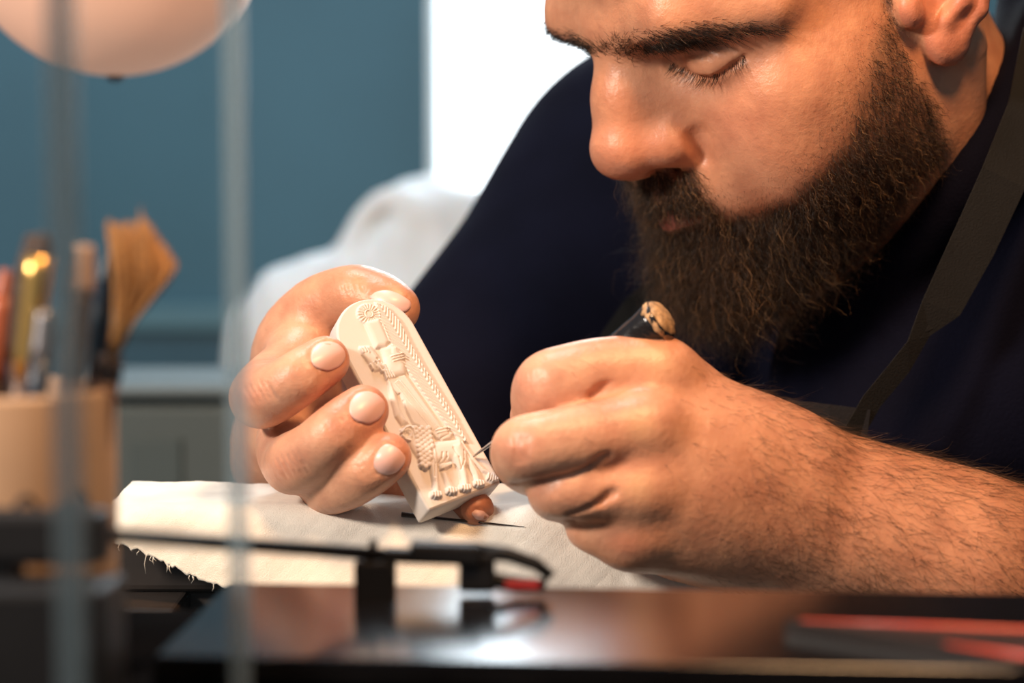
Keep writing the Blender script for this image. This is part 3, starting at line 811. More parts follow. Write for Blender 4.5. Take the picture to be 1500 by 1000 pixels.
def build_relief(h=0.2):
    nu, nv = int(TW/h), int((TH)/h)
    U, V = np.meshgrid(np.linspace(-TW/2, TW/2, nu), np.linspace(0, TH, nv), indexing='ij')
    H = np.zeros_like(U)
    Z = lambda X, Y: tile_uv(*zoom(X, Y))
    def raise_(sd, height, soft=0.5, mode='max', base=None):
        nonlocal H
        w = smoothstep(soft, -soft, sd)
        H = np.maximum(H, height*w) if mode == 'max' else H+height*w
    def poly(pts, height, soft=0.5, mode='max'):
        q = [Z(*p) for p in pts]
        raise_(-poly_dist(U, V, q), height, soft, mode)
    def dome(pts, height, soft=1.6, mode='max'):
        nonlocal H
        q = [Z(*p) for p in pts]
        d = poly_dist(U, V, q)
        w = np.sqrt(np.clip(1-(1-np.clip(d/(soft*1.5), 0, 1))**2, 0, 1))
        H = np.maximum(H, height*w) if mode == 'max' else H+height*w
    def line(pts, r, height, mode='max', r1=None):
        q = [Z(*p) for p in pts]
        for i, (a, b) in enumerate(zip(q[:-1], q[1:])):
            sd = cap2(U, V, a, b, r, r1)
            nonlocal H
            w = np.sqrt(np.clip(1-(np.clip(sd+r, 0, r)/r)**2, 0, 1))
            if mode == 'max': H = np.maximum(H, height*w)
            elif mode == 'add': H = np.where(w > 0, np.maximum(H, H*0+H+0), H); H = H+height*w*0.999
            else: H = np.minimum(H, np.where(w > 0, H-height*w, H))
    # wing: long band with slanting feathers
    WING = [(282, 66), (330, 86), (384, 145), (428, 235), (474, 318), (538, 420), (612, 540), (672, 655), (636, 650), (552, 545), (462, 422), (392, 318), (338, 228), (302, 150)]
    poly(WING, 0.85, 0.35)
    inw = poly_dist(U, V, [Z(*p) for p in WING]) > 0.15
    a0, a1 = Z(300, 80), Z(655, 650)
    ax = np.array(a1)-np.array(a0); al = np.linalg.norm(ax); ax /= al
    s_ = (U-a0[0])*ax[0]+(V-a0[1])*ax[1]; c_ = -(U-a0[0])*ax[1]+(V-a0[1])*ax[0]
    fe = np.abs(((s_+np.abs(c_)*1.5)/1.9) % 1-0.5)*2
    H = np.where(inw, H-0.6*(1-smoothstep(0.0, 0.8, fe))+0.2, H)
    H = np.where(inw & (np.abs(c_-0.3) < 0.28) & (s_ > al*0.4), H+0.3, H)
    # rosette head-dress
    rc = Z(256, 118)
    r = np.hypot(U-rc[0], V-rc[1]); an = np.arctan2(V-rc[1], U-rc[0])
    H = np.maximum(H, np.where(r < 4.6, 0.75+0.22*np.cos(an*20), 0)*smoothstep(4.8, 4.2, r))
    H = np.where(r < 2.0, 0.55, H); H = np.maximum(H, 1.15*np.exp(-((r-1.5)/0.35)**2)); H = np.where(r < 1.1, 0.8, H)
    # head, neck and hair block
    dome([(232, 150), (300, 132), (345, 235), (330, 262), (282, 262), (255, 200)], 1.25, 1.4)
    dome([(300, 140), (322, 160), (352, 235), (335, 245)], 1.05, 1.0)
    # raised hand and the small thing it holds
    dome([(215, 250), (262, 248), (300, 300), (325, 335), (310, 352), (282, 358), (255, 325), (225, 285)], 0.9, 1.2)
    for X, Y in ((222, 262), (234, 258), (246, 262), (262, 330), (276, 322), (290, 318), (300, 340), (318, 330)):
        line([(X, Y), (X+10, Y+18)], 0.55, 1.2)
    for X, Y in ((292, 305), (302, 318), (285, 322)):
        q = Z(X, Y); H = np.where(np.hypot(U-q[0], V-q[1]) < 0.55, 0.3, H)
    # shoulder, arm, cuff
    dome([(305, 262), (345, 240), (382, 258), (413, 335), (412, 372), (350, 392), (322, 355), (318, 300)], 1.25, 1.8)
    dome([(340, 250), (372, 255), (392, 300), (350, 318), (338, 285)], 1.5, 1.2)
    for k in range(3): line([(345+k*5, 300+k*10), (395+k*4, 286+k*10)], 0.35, 1.7)
    for k in range(4): line([(318+k*11, 352+k*3), (330+k*11, 388-k*2)], 0.5, 1.35)
    # robe with a laddered border, striding leg
    poly([(330, 390), (408, 372), (455, 440), (560, 590), (590, 612), (540, 640), (500, 600), (440, 575), (412, 520), (385, 455), (345, 430)], 0.75, 0.5)
    dome([(330, 395), (352, 400), (372, 450), (385, 500), (402, 540), (425, 572), (392, 585), (365, 545), (345, 470)], 1.15, 1.6)
    line([(385, 452), (400, 480), (410, 530), (425, 565)], 0.45, -0.5, 'add')
    for k in range(46):
        t = k/45; X, Y = 372+t*158, 402+t*196
        line([(X-5, Y+4), (X+7, Y-5)], 0.2, 1.05)
    line([(362, 408), (522, 606)], 0.28, 1.0); line([(386, 398), (542, 590)], 0.28, 1.0)
    dome([(528, 602), (580, 590), (596, 625), (548, 642)], 1.1, 0.8)
    line([(535, 606), (582, 594)], 0.4, 1.4); line([(540, 618), (588, 606)], 0.4, 1.4)
    dome([(590, 608), (612, 612), (600, 640), (560, 650), (552, 640)], 0.9, 0.8)
    # lion
    dome([(385, 600), (415, 578), (450, 582), (520, 625), (500, 700), (505, 770), (485, 770), (455, 715), (420, 660), (395, 640)], 1.25, 2.0)     # head and mane
    for i in range(9):
        for j in range(5):
            X, Y = 448+j*14-i*1.0+i*4.5, 598+i*19+(j % 2)*9
            if X > 520-(i > 6)*10: continue
            q = Z(X, Y); d = np.hypot(U-q[0], V-q[1])
            H = np.maximum(H, np.where(d < 1.05, 1.15+0.55*np.sqrt(np.clip(1-(d/1.05)**2, 0, 1)), 0))
    line([(392, 615), (405, 598), (425, 592), (440, 605), (445, 625)], 0.6, 1.7)          # brow and muzzle
    line([(402, 612), (414, 604), (430, 612), (432, 635)], 0.45, 1.6)
    line([(395, 630), (408, 645), (425, 650)], 0.6, 1.6)
    q = Z(414, 624); H = np.where(np.hypot(U-q[0], V-q[1]) < 0.8, 0.6, H)
    dome([(500, 660), (545, 648), (640, 640), (668, 690), (672, 740), (640, 750), (600, 730), (560, 745), (515, 745)], 1.35, 2.4)          # trunk
    dome([(590, 660), (640, 648), (668, 700), (672, 745), (650, 790), (630, 770), (600, 720)], 1.75, 2.2)         # haunch
    dome([(505, 670), (535, 665), (552, 700), (545, 760), (552, 820), (560, 872), (520, 880), (520, 820), (505, 750)], 1.55, 1.8)     # foreleg
    dome([(555, 775), (580, 770), (600, 815), (625, 860), (590, 872), (575, 830)], 0.95, 1.5)
    dome([(625, 750), (660, 745), (672, 790), (680, 845), (642, 858), (640, 810)], 1.5, 1.6)
    dome([(660, 690), (690, 725), (715, 770), (735, 835), (700, 838), (690, 790), (668, 750)], 1.05, 1.5)
    dome([(560, 742), (600, 735), (605, 752), (575, 772), (555, 768)], 1.0, 0.8)
    for k in range(8): line([(552+k*6.5, 750-k*1.5), (555+k*6.5, 768-k*2.5)], 0.35, 1.35)
    for (X, Y) in ((540, 878), (604, 862), (662, 850), (718, 832)):                      # paws with toes
        for k in range(4):
            line([(X-20+k*11, Y-14+abs(k-1.5)*2), (X-19+k*11.5, Y+6-abs(k-1.5)*4)], 0.75, 1.6)
    for a, b in (((520, 690), (530, 800)), ((605, 680), (640, 760)), ((560, 700), (545, 745)), ((650, 690), (640, 770)), ((578, 700), (572, 735))):
        line([a, ((a[0]+b[0])/2+6, (a[1]+b[1])/2), b], 0.32, -0.35, 'add')
    # tail with a tufted end
    line([(645, 655), (690, 720), (735, 770), (775, 790)], 0.8, 0.9)
    dome([(750, 788), (775, 778), (805, 800), (808, 825), (780, 830), (755, 812)], 1.1, 1.2)
    for k in range(6): line([(757+k*9, 787+k*4), (752+k*10, 808+k*4)], 0.4, 1.35)
    # soften like worked plaster, drop to the face at the rim
    for _ in range(1):
        Hp = np.pad(H, 1, mode='edge')
        H = 0.5*H+0.125*(Hp[2:, 1:-1]+Hp[:-2, 1:-1]+Hp[1:-1, 2:]+Hp[1:-1, :-2])
    # round top: stay inside the outline
    vc = TH-TW/2
    rim = np.where(V > vc, TW/2-np.hypot(U, V-vc), np.minimum(TW/2-np.abs(U), V))
    H *= 1.3*smoothstep(0.5, 1.3, rim)
    keep = rim > 0.75
    return U, V, H, keep
def build_plaque():
    mat, nt, b = new_mat('ivory_plaster')
    b.inputs['Base Color'].default_value = (0.66, 0.60, 0.545, 1); b.inputs['Roughness'].default_value = 0.62
    b.inputs['Subsurface Weight'].default_value = 0.08; b.inputs['Subsurface Scale'].default_value = 0.002
    b.inputs['Subsurface Radius'].default_value = (1, 0.8, 0.6)
    tc = N(nt, 'ShaderNodeTexCoord'); nz = N(nt, 'ShaderNodeTexNoise'); nz.inputs['Scale'].default_value = 900
    nt.links.new(tc.outputs['Object'], nz.inputs['Vector'])
    bp = N(nt, 'ShaderNodeBump'); bp.inputs['Strength'].default_value = 0.12; bp.inputs['Distance'].default_value = 0.0003
    nt.links.new(nz.outputs['Fac'], bp.inputs['Height']); nt.links.new(bp.outputs['Normal'], b.inputs['Normal'])
    root = tag(empty('carved_plaque', c2w(TO)), 'small white round-topped plaque carved with a winged figure standing on a lion', 'plaque')
    R0 = np.array(root.location)
    # slab with rounded front and back rims
    out = [(-TW/2, 0.0), (TW/2, 0.0)]
    vc = TH-TW/2
    out = [(-TW/2+1.0, 0), (TW/2-1.0, 0), (TW/2-0.3, 0.3), (TW/2, 1.0)]
    out += [(TW/2, vc*k/6) for k in range(1, 6)]
    out += [(TW/2*math.cos(a), vc+TW/2*math.sin(a)) for a in np.linspace(0, math.pi, 41)]
    out += [(-TW/2, vc*(6-k)/6) for k in range(1, 6)]+[(-TW/2, 1.0), (-TW/2+0.3, 0.3)]
    out = np.array(out); cen = np.array([0, TH*0.45])
    prof = [(0.0, -1.0), (-0.25, -0.3), (-1.0, 0.0)]
    V, F = [], []
    rings = [(-2.2, 0.0), (-1.0, -0.02), (-0.3, -0.3), (0, -1.1), (0, -TT+1.2), (-0.4, -TT+0.4), (-1.4, -TT)]
    nrm = []
    n = len(out)
    for i in range(n):
        t = out[(i+1) % n]-out[i-1]; t = t/np.linalg.norm(t); nrm.append((t[1], -t[0]))
    nrm = np.array(nrm)
    for off, z in rings:
        q = out+nrm*off
        V.append(tile_pt(q[:, 0], q[:, 1], np.full(n, z)))
    V = np.concatenate(V)
    for r in range(len(rings)-1):
        for k in range(n): F.append((r*n+k, r*n+(k+1) % n, (r+1)*n+(k+1) % n, (r+1)*n+k))
    F.append(tuple(range(n))[::-1]); F.append(tuple((len(rings)-1)*n+k for k in range(n)))
    slab = link_mesh('slab', c2w(V)-R0, F, mat, root, True)
    md = slab.data
    U, Vv, H, keep = build_relief()
    idx = np.full(U.shape, -1, int); idx[keep] = np.arange(keep.sum())
    rimv = tile_pt(U[keep], Vv[keep], H[keep]+0.03)
    q = np.stack([idx[:-1, :-1], idx[1:, :-1], idx[1:, 1:], idx[:-1, 1:]], -1).reshape(-1, 4)
    q = q[(q >= 0).all(1)]
    rel = link_mesh('carved_relief', c2w(rimv)-R0, q, mat, root, True)
    rel['label'] = 'carved winged figure on a lion, in low relief'
    return root
plaque = build_plaque()
# ---------------------------------------------------------------- carving tool
def frame_of(d):
    d = np.asarray(d, float); d = d/np.linalg.norm(d)
    a = np.cross(d, (0, 0, 1.0)) if abs(d[2]) < 0.9 else np.cross(d, (0, 1.0, 0))
    a /= np.linalg.norm(a); return d, a, np.cross(d, a)
def tube(pts, radii, n=16, cap=True, wob=0.0, seed=1):
    """tube through camera-space points with a radius per point"""
    rg = np.random.default_rng(seed)
    P = np.array(pts, float); V, F = [], []
    m = len(P)
    for i in range(m):
        d = P[min(i+1, m-1)]-P[max(i-1, 0)]
        if i == 0: _, a, b = frame_of(d)
        else:
            d = d/np.linalg.norm(d); a = a-d*(a@d); a /= np.linalg.norm(a); b = np.cross(d, a)
        for k in range(n):
            t = 2*math.pi*k/n
            r = radii[i]*(1+wob*rg.normal())
            V.append(P[i]+(a*math.cos(t)+b*math.sin(t))*r)
    for i in range(m-1):
        for k in range(n): F.append((i*n+k, i*n+(k+1) % n, (i+1)*n+(k+1) % n, (i+1)*n+k))
    if cap: F.append(tuple(range(n))[::-1]); F.append(tuple((m-1)*n+k for k in range(n)))
    return np.array(V), F
def line_pts(a, b, n): return [np.array(a)+(np.array(b)-np.array(a))*k/(n-1) for k in range(n)]
class Thing:
    """an Empty at a thing's base with parts given in camera space mm"""
    def __init__(s, name, at, label, cat, group=None):
        s.e = tag(empty(name, c2w(at)), label, cat, group); s.o = np.array(s.e.location)
    def part(s, name, V, F, mat, smooth=True, parent=None, attr=None, label=None):
        o = link_mesh(name, c2w(V)-s.o, F, mat, parent or s.e, smooth, attr)
        if label: o['label'] = label
        return o
TIP = tile_hit(690, 671)
END = px(974, 462, 722)
tool = Thing('carving_tool', TIP, 'thin steel carving needle in a black taped handle gripped in the fist', 'carving tool')
ax = END-TIP; LT = np.linalg.norm(ax)
BLACK_TAPE = simple_mat('black_tape', (0.012, 0.012, 0.014), 0.22, bump=0.8, bscale=260, noise=0.3)
STEEL = simple_mat('steel', (0.45, 0.44, 0.43), 0.28, 1.0)
CORK = simple_mat('worn_wood_end', (0.42, 0.25, 0.12), 0.6, noise=0.55, nscale=420, bump=1.0, bscale=500)
V, F = tube([TIP, TIP+ax*0.04, TIP+ax*0.10, TIP+ax*0.42], [0.22, 0.5, 0.75, 0.9], 12)
tool.part('needle', V, F, STEEL)
hp = line_pts(TIP+ax*0.40, TIP+ax*0.985, 14)
V, F = tube(hp, [2.0, 3.6, 4.2, 4.6, 4.9, 5.1, 5.4, 5.6, 5.8, 6.0, 6.3, 6.6, 7.2, 7.4], 28, True, 0.02)
tool.part('handle', V, F, BLACK_TAPE)
hp = line_pts(TIP+ax*0.945, TIP+ax*1.006, 5)
V, F = tube(hp, [6.6, 7.5, 7.5, 6.6, 4.6], 24, True, 0.05, 3)
tool.part('handle_end', V, F, CORK, label='torn brown end of the handle')
WRAP = simple_mat('pale_tape', (0.62, 0.52, 0.40), 0.6, noise=0.2)
# a chip of pale core where the tape has worn through
d, a, b = frame_of(ax)
V, F = [], []
def tool_side(t, ang, r): return TIP+ax*t+(a*math.cos(ang)+b*math.sin(ang))*r
best = min(np.linspace(0, 6.28, 60), key=lambda q: tool_side(0.8, q, 6)[2]+0.6*abs(tool_side(0.8, q, 6)[1]-(TIP+ax*0.8)[1]+2.0))
for i in range(7):
    for j in range(7):
        tt = 0.80+i*0.012; an = best-0.55+j*0.18*(1-0.08*i)
        rr = np.interp(tt, np.linspace(0.40, 0.985, 14), [2.0, 3.6, 4.2, 4.6, 4.9, 5.1, 5.4, 5.6, 5.8, 6.0, 6.3, 6.6, 7.2, 7.4])
        V.append(tool_side(tt, an, rr+0.12))
for i in range(6):
    for j in range(6): F.append((i*7+j, i*7+j+1, (i+1)*7+j+1, (i+1)*7+j))
tool.part('worn_patch', np.array(V), F, WRAP)
# ---------------------------------------------------------------- cloth over the bench
def wz_to_cam(xw, yw, zw):
    """world metres -> camera mm"""
    q = (np.stack([xw, yw, zw], -1)-CAM_NP[:3, 3]) @ CAM_NP[:3, :3]
    return q*1000
def noise2(x, y, seed, oct=4):
    rg = np.random.default_rng(seed); r = np.zeros_like(x); a = 1.0
    for o in range(oct):
        for _ in range(3):
            k = rg.normal(size=2)*(2**o); r += a*np.sin(k[0]*x+k[1]*y+rg.uniform(0, 6.28))
        a *= 0.5
    return r/4
LINEN = cloth_material('cream_cloth', (0.92, 0.84, 0.74), 0.95, 2600, 0.5, 0.2)
def cloth_sheet(x0, x1, ybase, z0, s_end, seed, thick=0.0022, nx=240, ns=110, back=0.050):
    """a thick cloth that lies flat, bends over the bench edge and hangs down; s_end(x): length of the hanging part"""
    X = np.linspace(x0, x1, nx)
    S = np.linspace(0, 1, ns)
    xx, ss = np.meshgrid(X, S, indexing='ij')
    yf = ybase(xx)                                     # where the edge starts
    R = 0.011; th = math.radians(68)
    tot = back+R*th+s_end(xx)
    s = ss*tot-back
    a = np.clip(s/R, 0, th)
    over = np.maximum(s-R*th, 0)
    y = np.where(s < 0, yf-s, yf-R*np.sin(a)-over*math.cos(th))
    z = np.where(s < 0, 0, -R*(1-np.cos(a))-over*math.sin(th))
    z = z+z0
    w = 0.0009*noise2(xx*55, s*60, seed)+0.0006*noise2(xx*160, s*150, seed+1)
    ny, nz = np.where(s < 0, 0, -np.sin(a)), np.where(s < 0, 1, np.cos(a))
    y, z = y+ny*w, z+nz*w
    fr = np.where(ss > 0.985, 0.0012*noise2(xx*2600, ss*10, seed+3), 0)
    y2, z2 = y-ny*thick, z-nz*thick
    V = np.concatenate([np.stack([xx, y, z+fr], -1).reshape(-1, 3), np.stack([xx, y2, z2+fr], -1).reshape(-1, 3)])
    i = np.arange(nx*ns).reshape(nx, ns); m = nx*ns
    q = np.stack([i[:-1, :-1], i[:-1, 1:], i[1:, 1:], i[1:, :-1]], -1).reshape(-1, 4)
    F = [q[:, ::-1], q+m]
    def strip(e): return np.stack([e[:-1], e[1:], e[1:]+m, e[:-1]+m], -1)
    F += [strip(i[0]), strip(i[-1])[:, ::-1], strip(i[:, 0])[:, ::-1], strip(i[:, -1])]
    return V, np.concatenate(F)
cloth = tag(empty('work_cloth', (0, 0.76, 0)), 'thick cream cloth with frayed edges folded over the bench under the hands', 'cloth')
CO = np.array(cloth.location)
xl = px(152, 0, 760)[0]/1000
V, F = cloth_sheet(xl+0.010, 0.112, lambda x: 0.760-0.045*(x-xl)+0.006*smoothstep(0.0, 0.1, x), -0.0005, lambda x: 0.004+0.036*smoothstep(-0.1, -0.085, x), 11)
link_mesh('lower_layer', V-CO, F, LINEN, cloth)
V, F = cloth_sheet(xl, 0.110, lambda x: 0.760-0.045*(x-xl)+0.006*smoothstep(0.0, 0.1, x), 0.0013, lambda x: 0.006+0.016*smoothstep(xl, xl+0.05, x)+0.004*smoothstep(-0.097, -0.094, x), 5, 0.0013)
link_mesh('upper_layer', V-CO, F, LINEN, cloth)
# loose threads at the frayed edge
rows = []
for k in range(16):
    x = xl+0.002+RNG.uniform(0, 0.050); y0 = 0.7452-0.045*(x-xl)-0.0065*smoothstep(xl, xl+0.05, x); z0 = -0.0105-0.0148*smoothstep(xl, xl+0.05, x)
    p = wz_to_cam(np.array(x), np.array(y0), np.array(z0)); L = RNG.uniform(1, 3)
    if k == 0: L = 7
    rows.append((p, L))
VV, FF = [], []; off = 0
for p, L in rows:
    q = [p, p+np.array([RNG.normal()*0.4, -L*0.5, -0.5]), p+np.array([RNG.normal()*0.8+0.3, -L, -0.3])]
    v, f = tube(q, [0.12, 0.10, 0.05], 5)
    VV.append(v); FF += [tuple(i+off for i in ff) for ff in f]; off += len(v)
th = link_mesh('loose_threads', c2w(np.concatenate(VV))-CO, FF, LINEN, cloth); th['kind'] = 'stuff'
# ---------------------------------------------------------------- bench under the cloth, table in front of it
DARKWOOD = simple_mat('dark_wood', (0.035, 0.026, 0.022), 0.5, noise=0.4, nscale=30)
BLACKTABLE = simple_mat('black_table', (0.004, 0.004, 0.0045), 0.9, noise=0.3, nscale=40, spec=0.0)
def box_mesh(name, lo, hi, mat, parent=None, off=(0, 0, 0), bev=0.0, rotz=0.0):
    me = bpy.data.meshes.new(name); bm = bmesh.new()
    bmesh.ops.create_cube(bm, size=1)
    lo, hi = Vector(lo), Vector(hi)
    for v in bm.verts:
        v.co = Vector([lo[i]+(v.co[i]+0.5)*(hi[i]-lo[i]) for i in range(3)])-Vector(off)
    if bev: bmesh.ops.bevel(bm, geom=list(bm.edges), offset=bev, segments=3, affect='EDGES', profile=0.5)
    bm.to_mesh(me); bm.free()
    me.materials.append(mat)
    o = bpy.data.objects.new(name, me); COL.objects.link(o)
    if parent is not None: o.parent = parent
    return o
FLOOR_Z = -0.76
def table(name, x0, x1, y0, y1, top, thick, mat, label):
    e = tag(empty(name, ((x0+x1)/2, (y0+y1)/2, FLOOR_Z)), label, 'table'); off = e.location
    box_mesh('table_top', (x0, y0, top-thick), (x1, y1, top), mat, e, off, 0.003)
    for x in (x0+0.03, x1-0.08):
        for y in (y0+0.02, y1-0.07):
            box_mesh('leg', (x, y, FLOOR_Z), (x+0.05, y+0.05, top-thick), mat, e, off, 0.002)
    return e
bench = table('bench', -0.20, 0.095, 0.766, 0.805, -0.0035, 0.030, DARKWOOD, 'dark wooden bench under the cream cloth')
box_mesh('gap_board', (-0.195, 0.772, -0.26), (0.09, 0.790, -0.0335), DARKWOOD, bench, bench.location, 0.002)  # dark board added to hide the wall so the gap below stays dark
table('front_table', -0.55, 0.55, 0.22, 0.605, -0.004, 0.03, BLACKTABLE, 'black table carrying the brush cup and the glossy black box')
# thin steel pin on the cloth below the plaque
pin = Thing('needle_file', px(640, 757, 757), 'thin dark metal needle lying on the cloth under the plaque', 'needle')
a = wz_to_cam(np.array(px(625, 0, 760)[0]/1000), np.array(0.7460), np.array(-0.0015)); b = wz_to_cam(np.array(px(768, 0, 760)[0]/1000), np.array(0.7425), np.array(-0.0045))
V, F = tube([a, a+(b-a)*0.5, b], [0.5, 0.45, 0.1], 8); pin.part('shaft', V, F, simple_mat('dark_steel', (0.05, 0.045, 0.045), 0.35, 0.8))
a2 = a-(b-a)*0.25; V, F = tube([a2, a], [0.9, 0.7], 8); pin.part('grip', V, F, DARKWOOD)
# ---------------------------------------------------------------- cup of brushes
CUPZ = 535.0
cup_c = px(10, 0, CUPZ); cup_x = cup_c[0]/1000; cup_y = CUPZ/1000
WOOD = simple_mat('beige_wood', (0.52, 0.33, 0.20), 0.55, noise=0.12, nscale=25)
def world_lathe(prof, n, cx, cy):
    V, F = [], []
    for r, z in prof:
        for k in range(n):
            t = 2*math.pi*k/n; V.append((cx+r*math.cos(t), cy+r*math.sin(t), z))
    for i in range(len(prof)-1):
        for k in range(n): F.append((i*n+k, i*n+(k+1) % n, (i+1)*n+(k+1) % n, (i+1)*n+k))
    return np.array(V), F
cup = tag(empty('brush_cup', (cup_x, cup_y, 0)), 'beige wooden cup with round holes holding paint brushes', 'cup'); UO = np.array(cup.location)
V, F = world_lathe([(0.001, 0.0), (0.0260, 0.0), (0.0265, 0.002), (0.0270, 0.071), (0.0265, 0.0725), (0.0250, 0.0725), (0.0245, 0.071), (0.024, 0.004), (0.001, 0.004)], 48, cup_x, cup_y)
V[:, 2] -= 0.004
link_mesh('cup_body', V-UO, F, WOOD, cup)
HOLE = simple_mat('dark_hole', (0.02, 0.018, 0.02), 0.8)
for dx in (0.0095, 0.021):
    t = -math.acos(dx/0.0270)
    cx, cy = cup_x+0.0265*math.cos(t), cup_y+0.0265*math.sin(t)
    nv = np.array([math.cos(t), math.sin(t), 0]); tv = np.array([-math.sin(t), math.cos(t), 0])
    V = [np.array((cx, cy, 0.040))]+[np.array((cx, cy, 0.040))+nv*0.0007*(1 if True else 0)+tv*0.0032*math.cos(q)+np.array((0, 0, 1))*0.0048*math.sin(q) for q in np.linspace(0, 6.283, 25)[:-1]]
    V[0] = V[0]-nv*0.0005
    V += [v-nv*0.002 for v in V[1:]]
    F = [(0, 1+(k+1) % 24, 1+k) for k in range(24)]+[(1+k, 1+(k+1) % 24, 25+(k+1) % 24, 25+k) for k in range(24)]
    link_mesh('round_hole', np.array(V)-UO, F, HOLE, cup)
GOLD = simple_mat('gold_ferrule', (0.80, 0.50, 0.16), 0.3, 0.9)
BRISTLE = simple_mat('orange_bristle', (0.33, 0.145, 0.035), 0.7, noise=0.45, nscale=700)
DBRISTLE = simple_mat('dark_bristle', (0.05, 0.03, 0.022), 0.7, noise=0.4, nscale=500)
BLUEH = simple_mat('dark_blue_handle', (0.03, 0.045, 0.07), 0.35)
REDH = simple_mat('red_brown_handle', (0.35, 0.09, 0.04), 0.4)
BROWNH = simple_mat('brown_handle', (0.16, 0.08, 0.045), 0.45)
PEACH = simple_mat('pale_wood_tip', (0.50, 0.32, 0.22), 0.5)
def brush(label, base, top, parts):
    """base, top: pixels + depth; parts: (name, t0, t1, r0, r1, material)"""
    a, b = px(*base), px(*top)
    t = Thing('paint_brush', a, label, 'brush', 'brushes in the cup')
    for name, t0, t1, r0, r1, m in parts:
        k = 6; q = [a+(b-a)*(t0+(t1-t0)*i/k) for i in range(k+1)]
        r = [r0+(r1-r0)*i/k for i in range(k+1)]
        V, F = tube(q, r, 14); t.part(name, V, F, m)
    return t
CZ = CUPZ
brush('dark brush with a shining gold ferrule in the cup', (5, 800, CZ), (62, 342, CZ-8), [('handle', 0, 0.55, 2.2, 3.0, BROWNH), ('ferrule', 0.55, 0.93, 3.2, 3.6, GOLD), ('bristles', 0.93, 1.0, 3.4, 1.6, DBRISTLE)])
brush('black brush standing beside the gold-ferruled brush', (-12, 800, CZ+12), (45, 343, CZ+4), [('handle', 0, 0.6, 2.4, 3.2, BLUEH), ('ferrule', 0.6, 0.86, 3.2, 3.4, DBRISTLE), ('bristles', 0.86, 1.0, 3.2, 1.2, DBRISTLE)])
brush('brown brush with a pale rounded tip in the middle of the cup', (85, 800, CZ-4), (124, 358, CZ-2), [('handle', 0, 0.55, 2.4, 3.4, BROWNH), ('ferrule', 0.55, 0.84, 3.2, 3.4, DBRISTLE), ('bristles', 0.84, 1.0, 3.6, 2.4, PEACH)])
brush('red-brown brush leaning out over the cup rim', (-30, 800, CZ+5), (8, 395, CZ+6), [('handle', 0, 0.6, 2.0, 2.6, BROWNH), ('ferrule', 0.6, 0.9, 2.8, 3.2, REDH), ('bristles', 0.9, 1.0, 3.0, 1.4, REDH)])
brush('slim dark blue handle beside the fan brush', (120, 800, CZ+8), (158, 372, CZ+6), [('handle', 0, 0.9, 2.6, 2.4, BLUEH), ('tip', 0.9, 1.0, 2.4, 1.0, BLUEH)])
brush('short grey-blue brush low in the cup', (30, 800, CZ-14), (66, 455, CZ-12), [('handle', 0, 0.8, 2.2, 2.6, BLUEH), ('ferrule', 0.8, 1.0, 2.6, 2.2, simple_mat('grey_metal', (0.25, 0.24, 0.25), 0.4, 0.8))])
# fan brush: flat spread of bristle locks
fan = Thing('fan_brush', px(140, 800, CZ), 'fan brush with wide orange-brown bristles spread above the cup', 'brush', 'brushes in the cup')
V, F = tube([px(138, 800, CZ), px(150, 600, CZ), px(158, 545, CZ)], [2.0, 3.0, 3.6], 14); fan.part('handle', V, F, BROWNH)
V, F = tube([px(156, 555, CZ), px(163, 520, CZ)], [3.8, 3.2], 14); fan.part('ferrule', V, F, DBRISTLE)
VV, FF, off = [], [], 0
for k in range(420):
    u = RNG.uniform(0, 1); w = RNG.normal()
    tx = 158+98*u+RNG.normal()*2; ty = 338+8*math.sin(u*9)+70*max(0, u-0.55)**1.5*2.2+RNG.normal()*5-8*(u < 0.5)
    if 0.35 < u < 0.47: ty += 16
    zz = CZ+w*1.6
    p0 = px(162+RNG.normal()*2.5, 530, CZ+RNG.normal()*1.2); p3 = px(tx, ty, zz)
    p1 = px(168+28*u, 470, zz); p2 = px(168+78*u, 410, zz)
    v, f = tube([p0, p1, p2, p3], [0.5, 0.55, 0.55, 0.25], 4)
    VV.append(v); FF += [tuple(i+off for i in ff) for ff in f]; off += len(v)
br = fan.part('bristles', np.concatenate(VV), FF, BRISTLE); br['kind'] = 'stuff'
# ---------------------------------------------------------------- glossy black box with a black arm in front
GLOSS = simple_mat('glossy_black', (0.005, 0.005, 0.006), 0.17, bump=0.06, bscale=60, spec=0.45)
BLACKMETAL = simple_mat('black_metal', (0.006, 0.006, 0.007), 0.55, noise=0.2, spec=0.25)
BX = tag(empty('glossy_black_box', (0, 0.551, -0.004)), 'flat glossy black box mirroring the hands, in front of the cream cloth', 'box'); BO = BX.location
RZ = math.radians(-4)
b1 = box_mesh('box_body', (-0.086, -0.048, 0), (0.30, 0.0435, 0.006), BLACKTABLE, BX, (0, 0, 0), 0.002)
b2 = box_mesh('glossy_top', (-0.085, -0.047, 0.0055), (0.299, 0.0425, 0.0085), GLOSS, BX, (0, 0, 0), 0.0005)
for o in (b1, b2): o.rotation_euler.z = RZ
arm = Thing('black_metal_arm', px(60, 850, 581), 'thin black metal arm with a forked head standing on the glossy black box', 'arm')
V, F = tube([px(120, 779, 496), px(180, 785, 515), px(320, 795, 548), px(470, 805, 578), px(560, 812, 589)], [1.9, 1.9, 1.95, 1.95, 1.95], 12); arm.part('rod', V, F, BLACKMETAL)
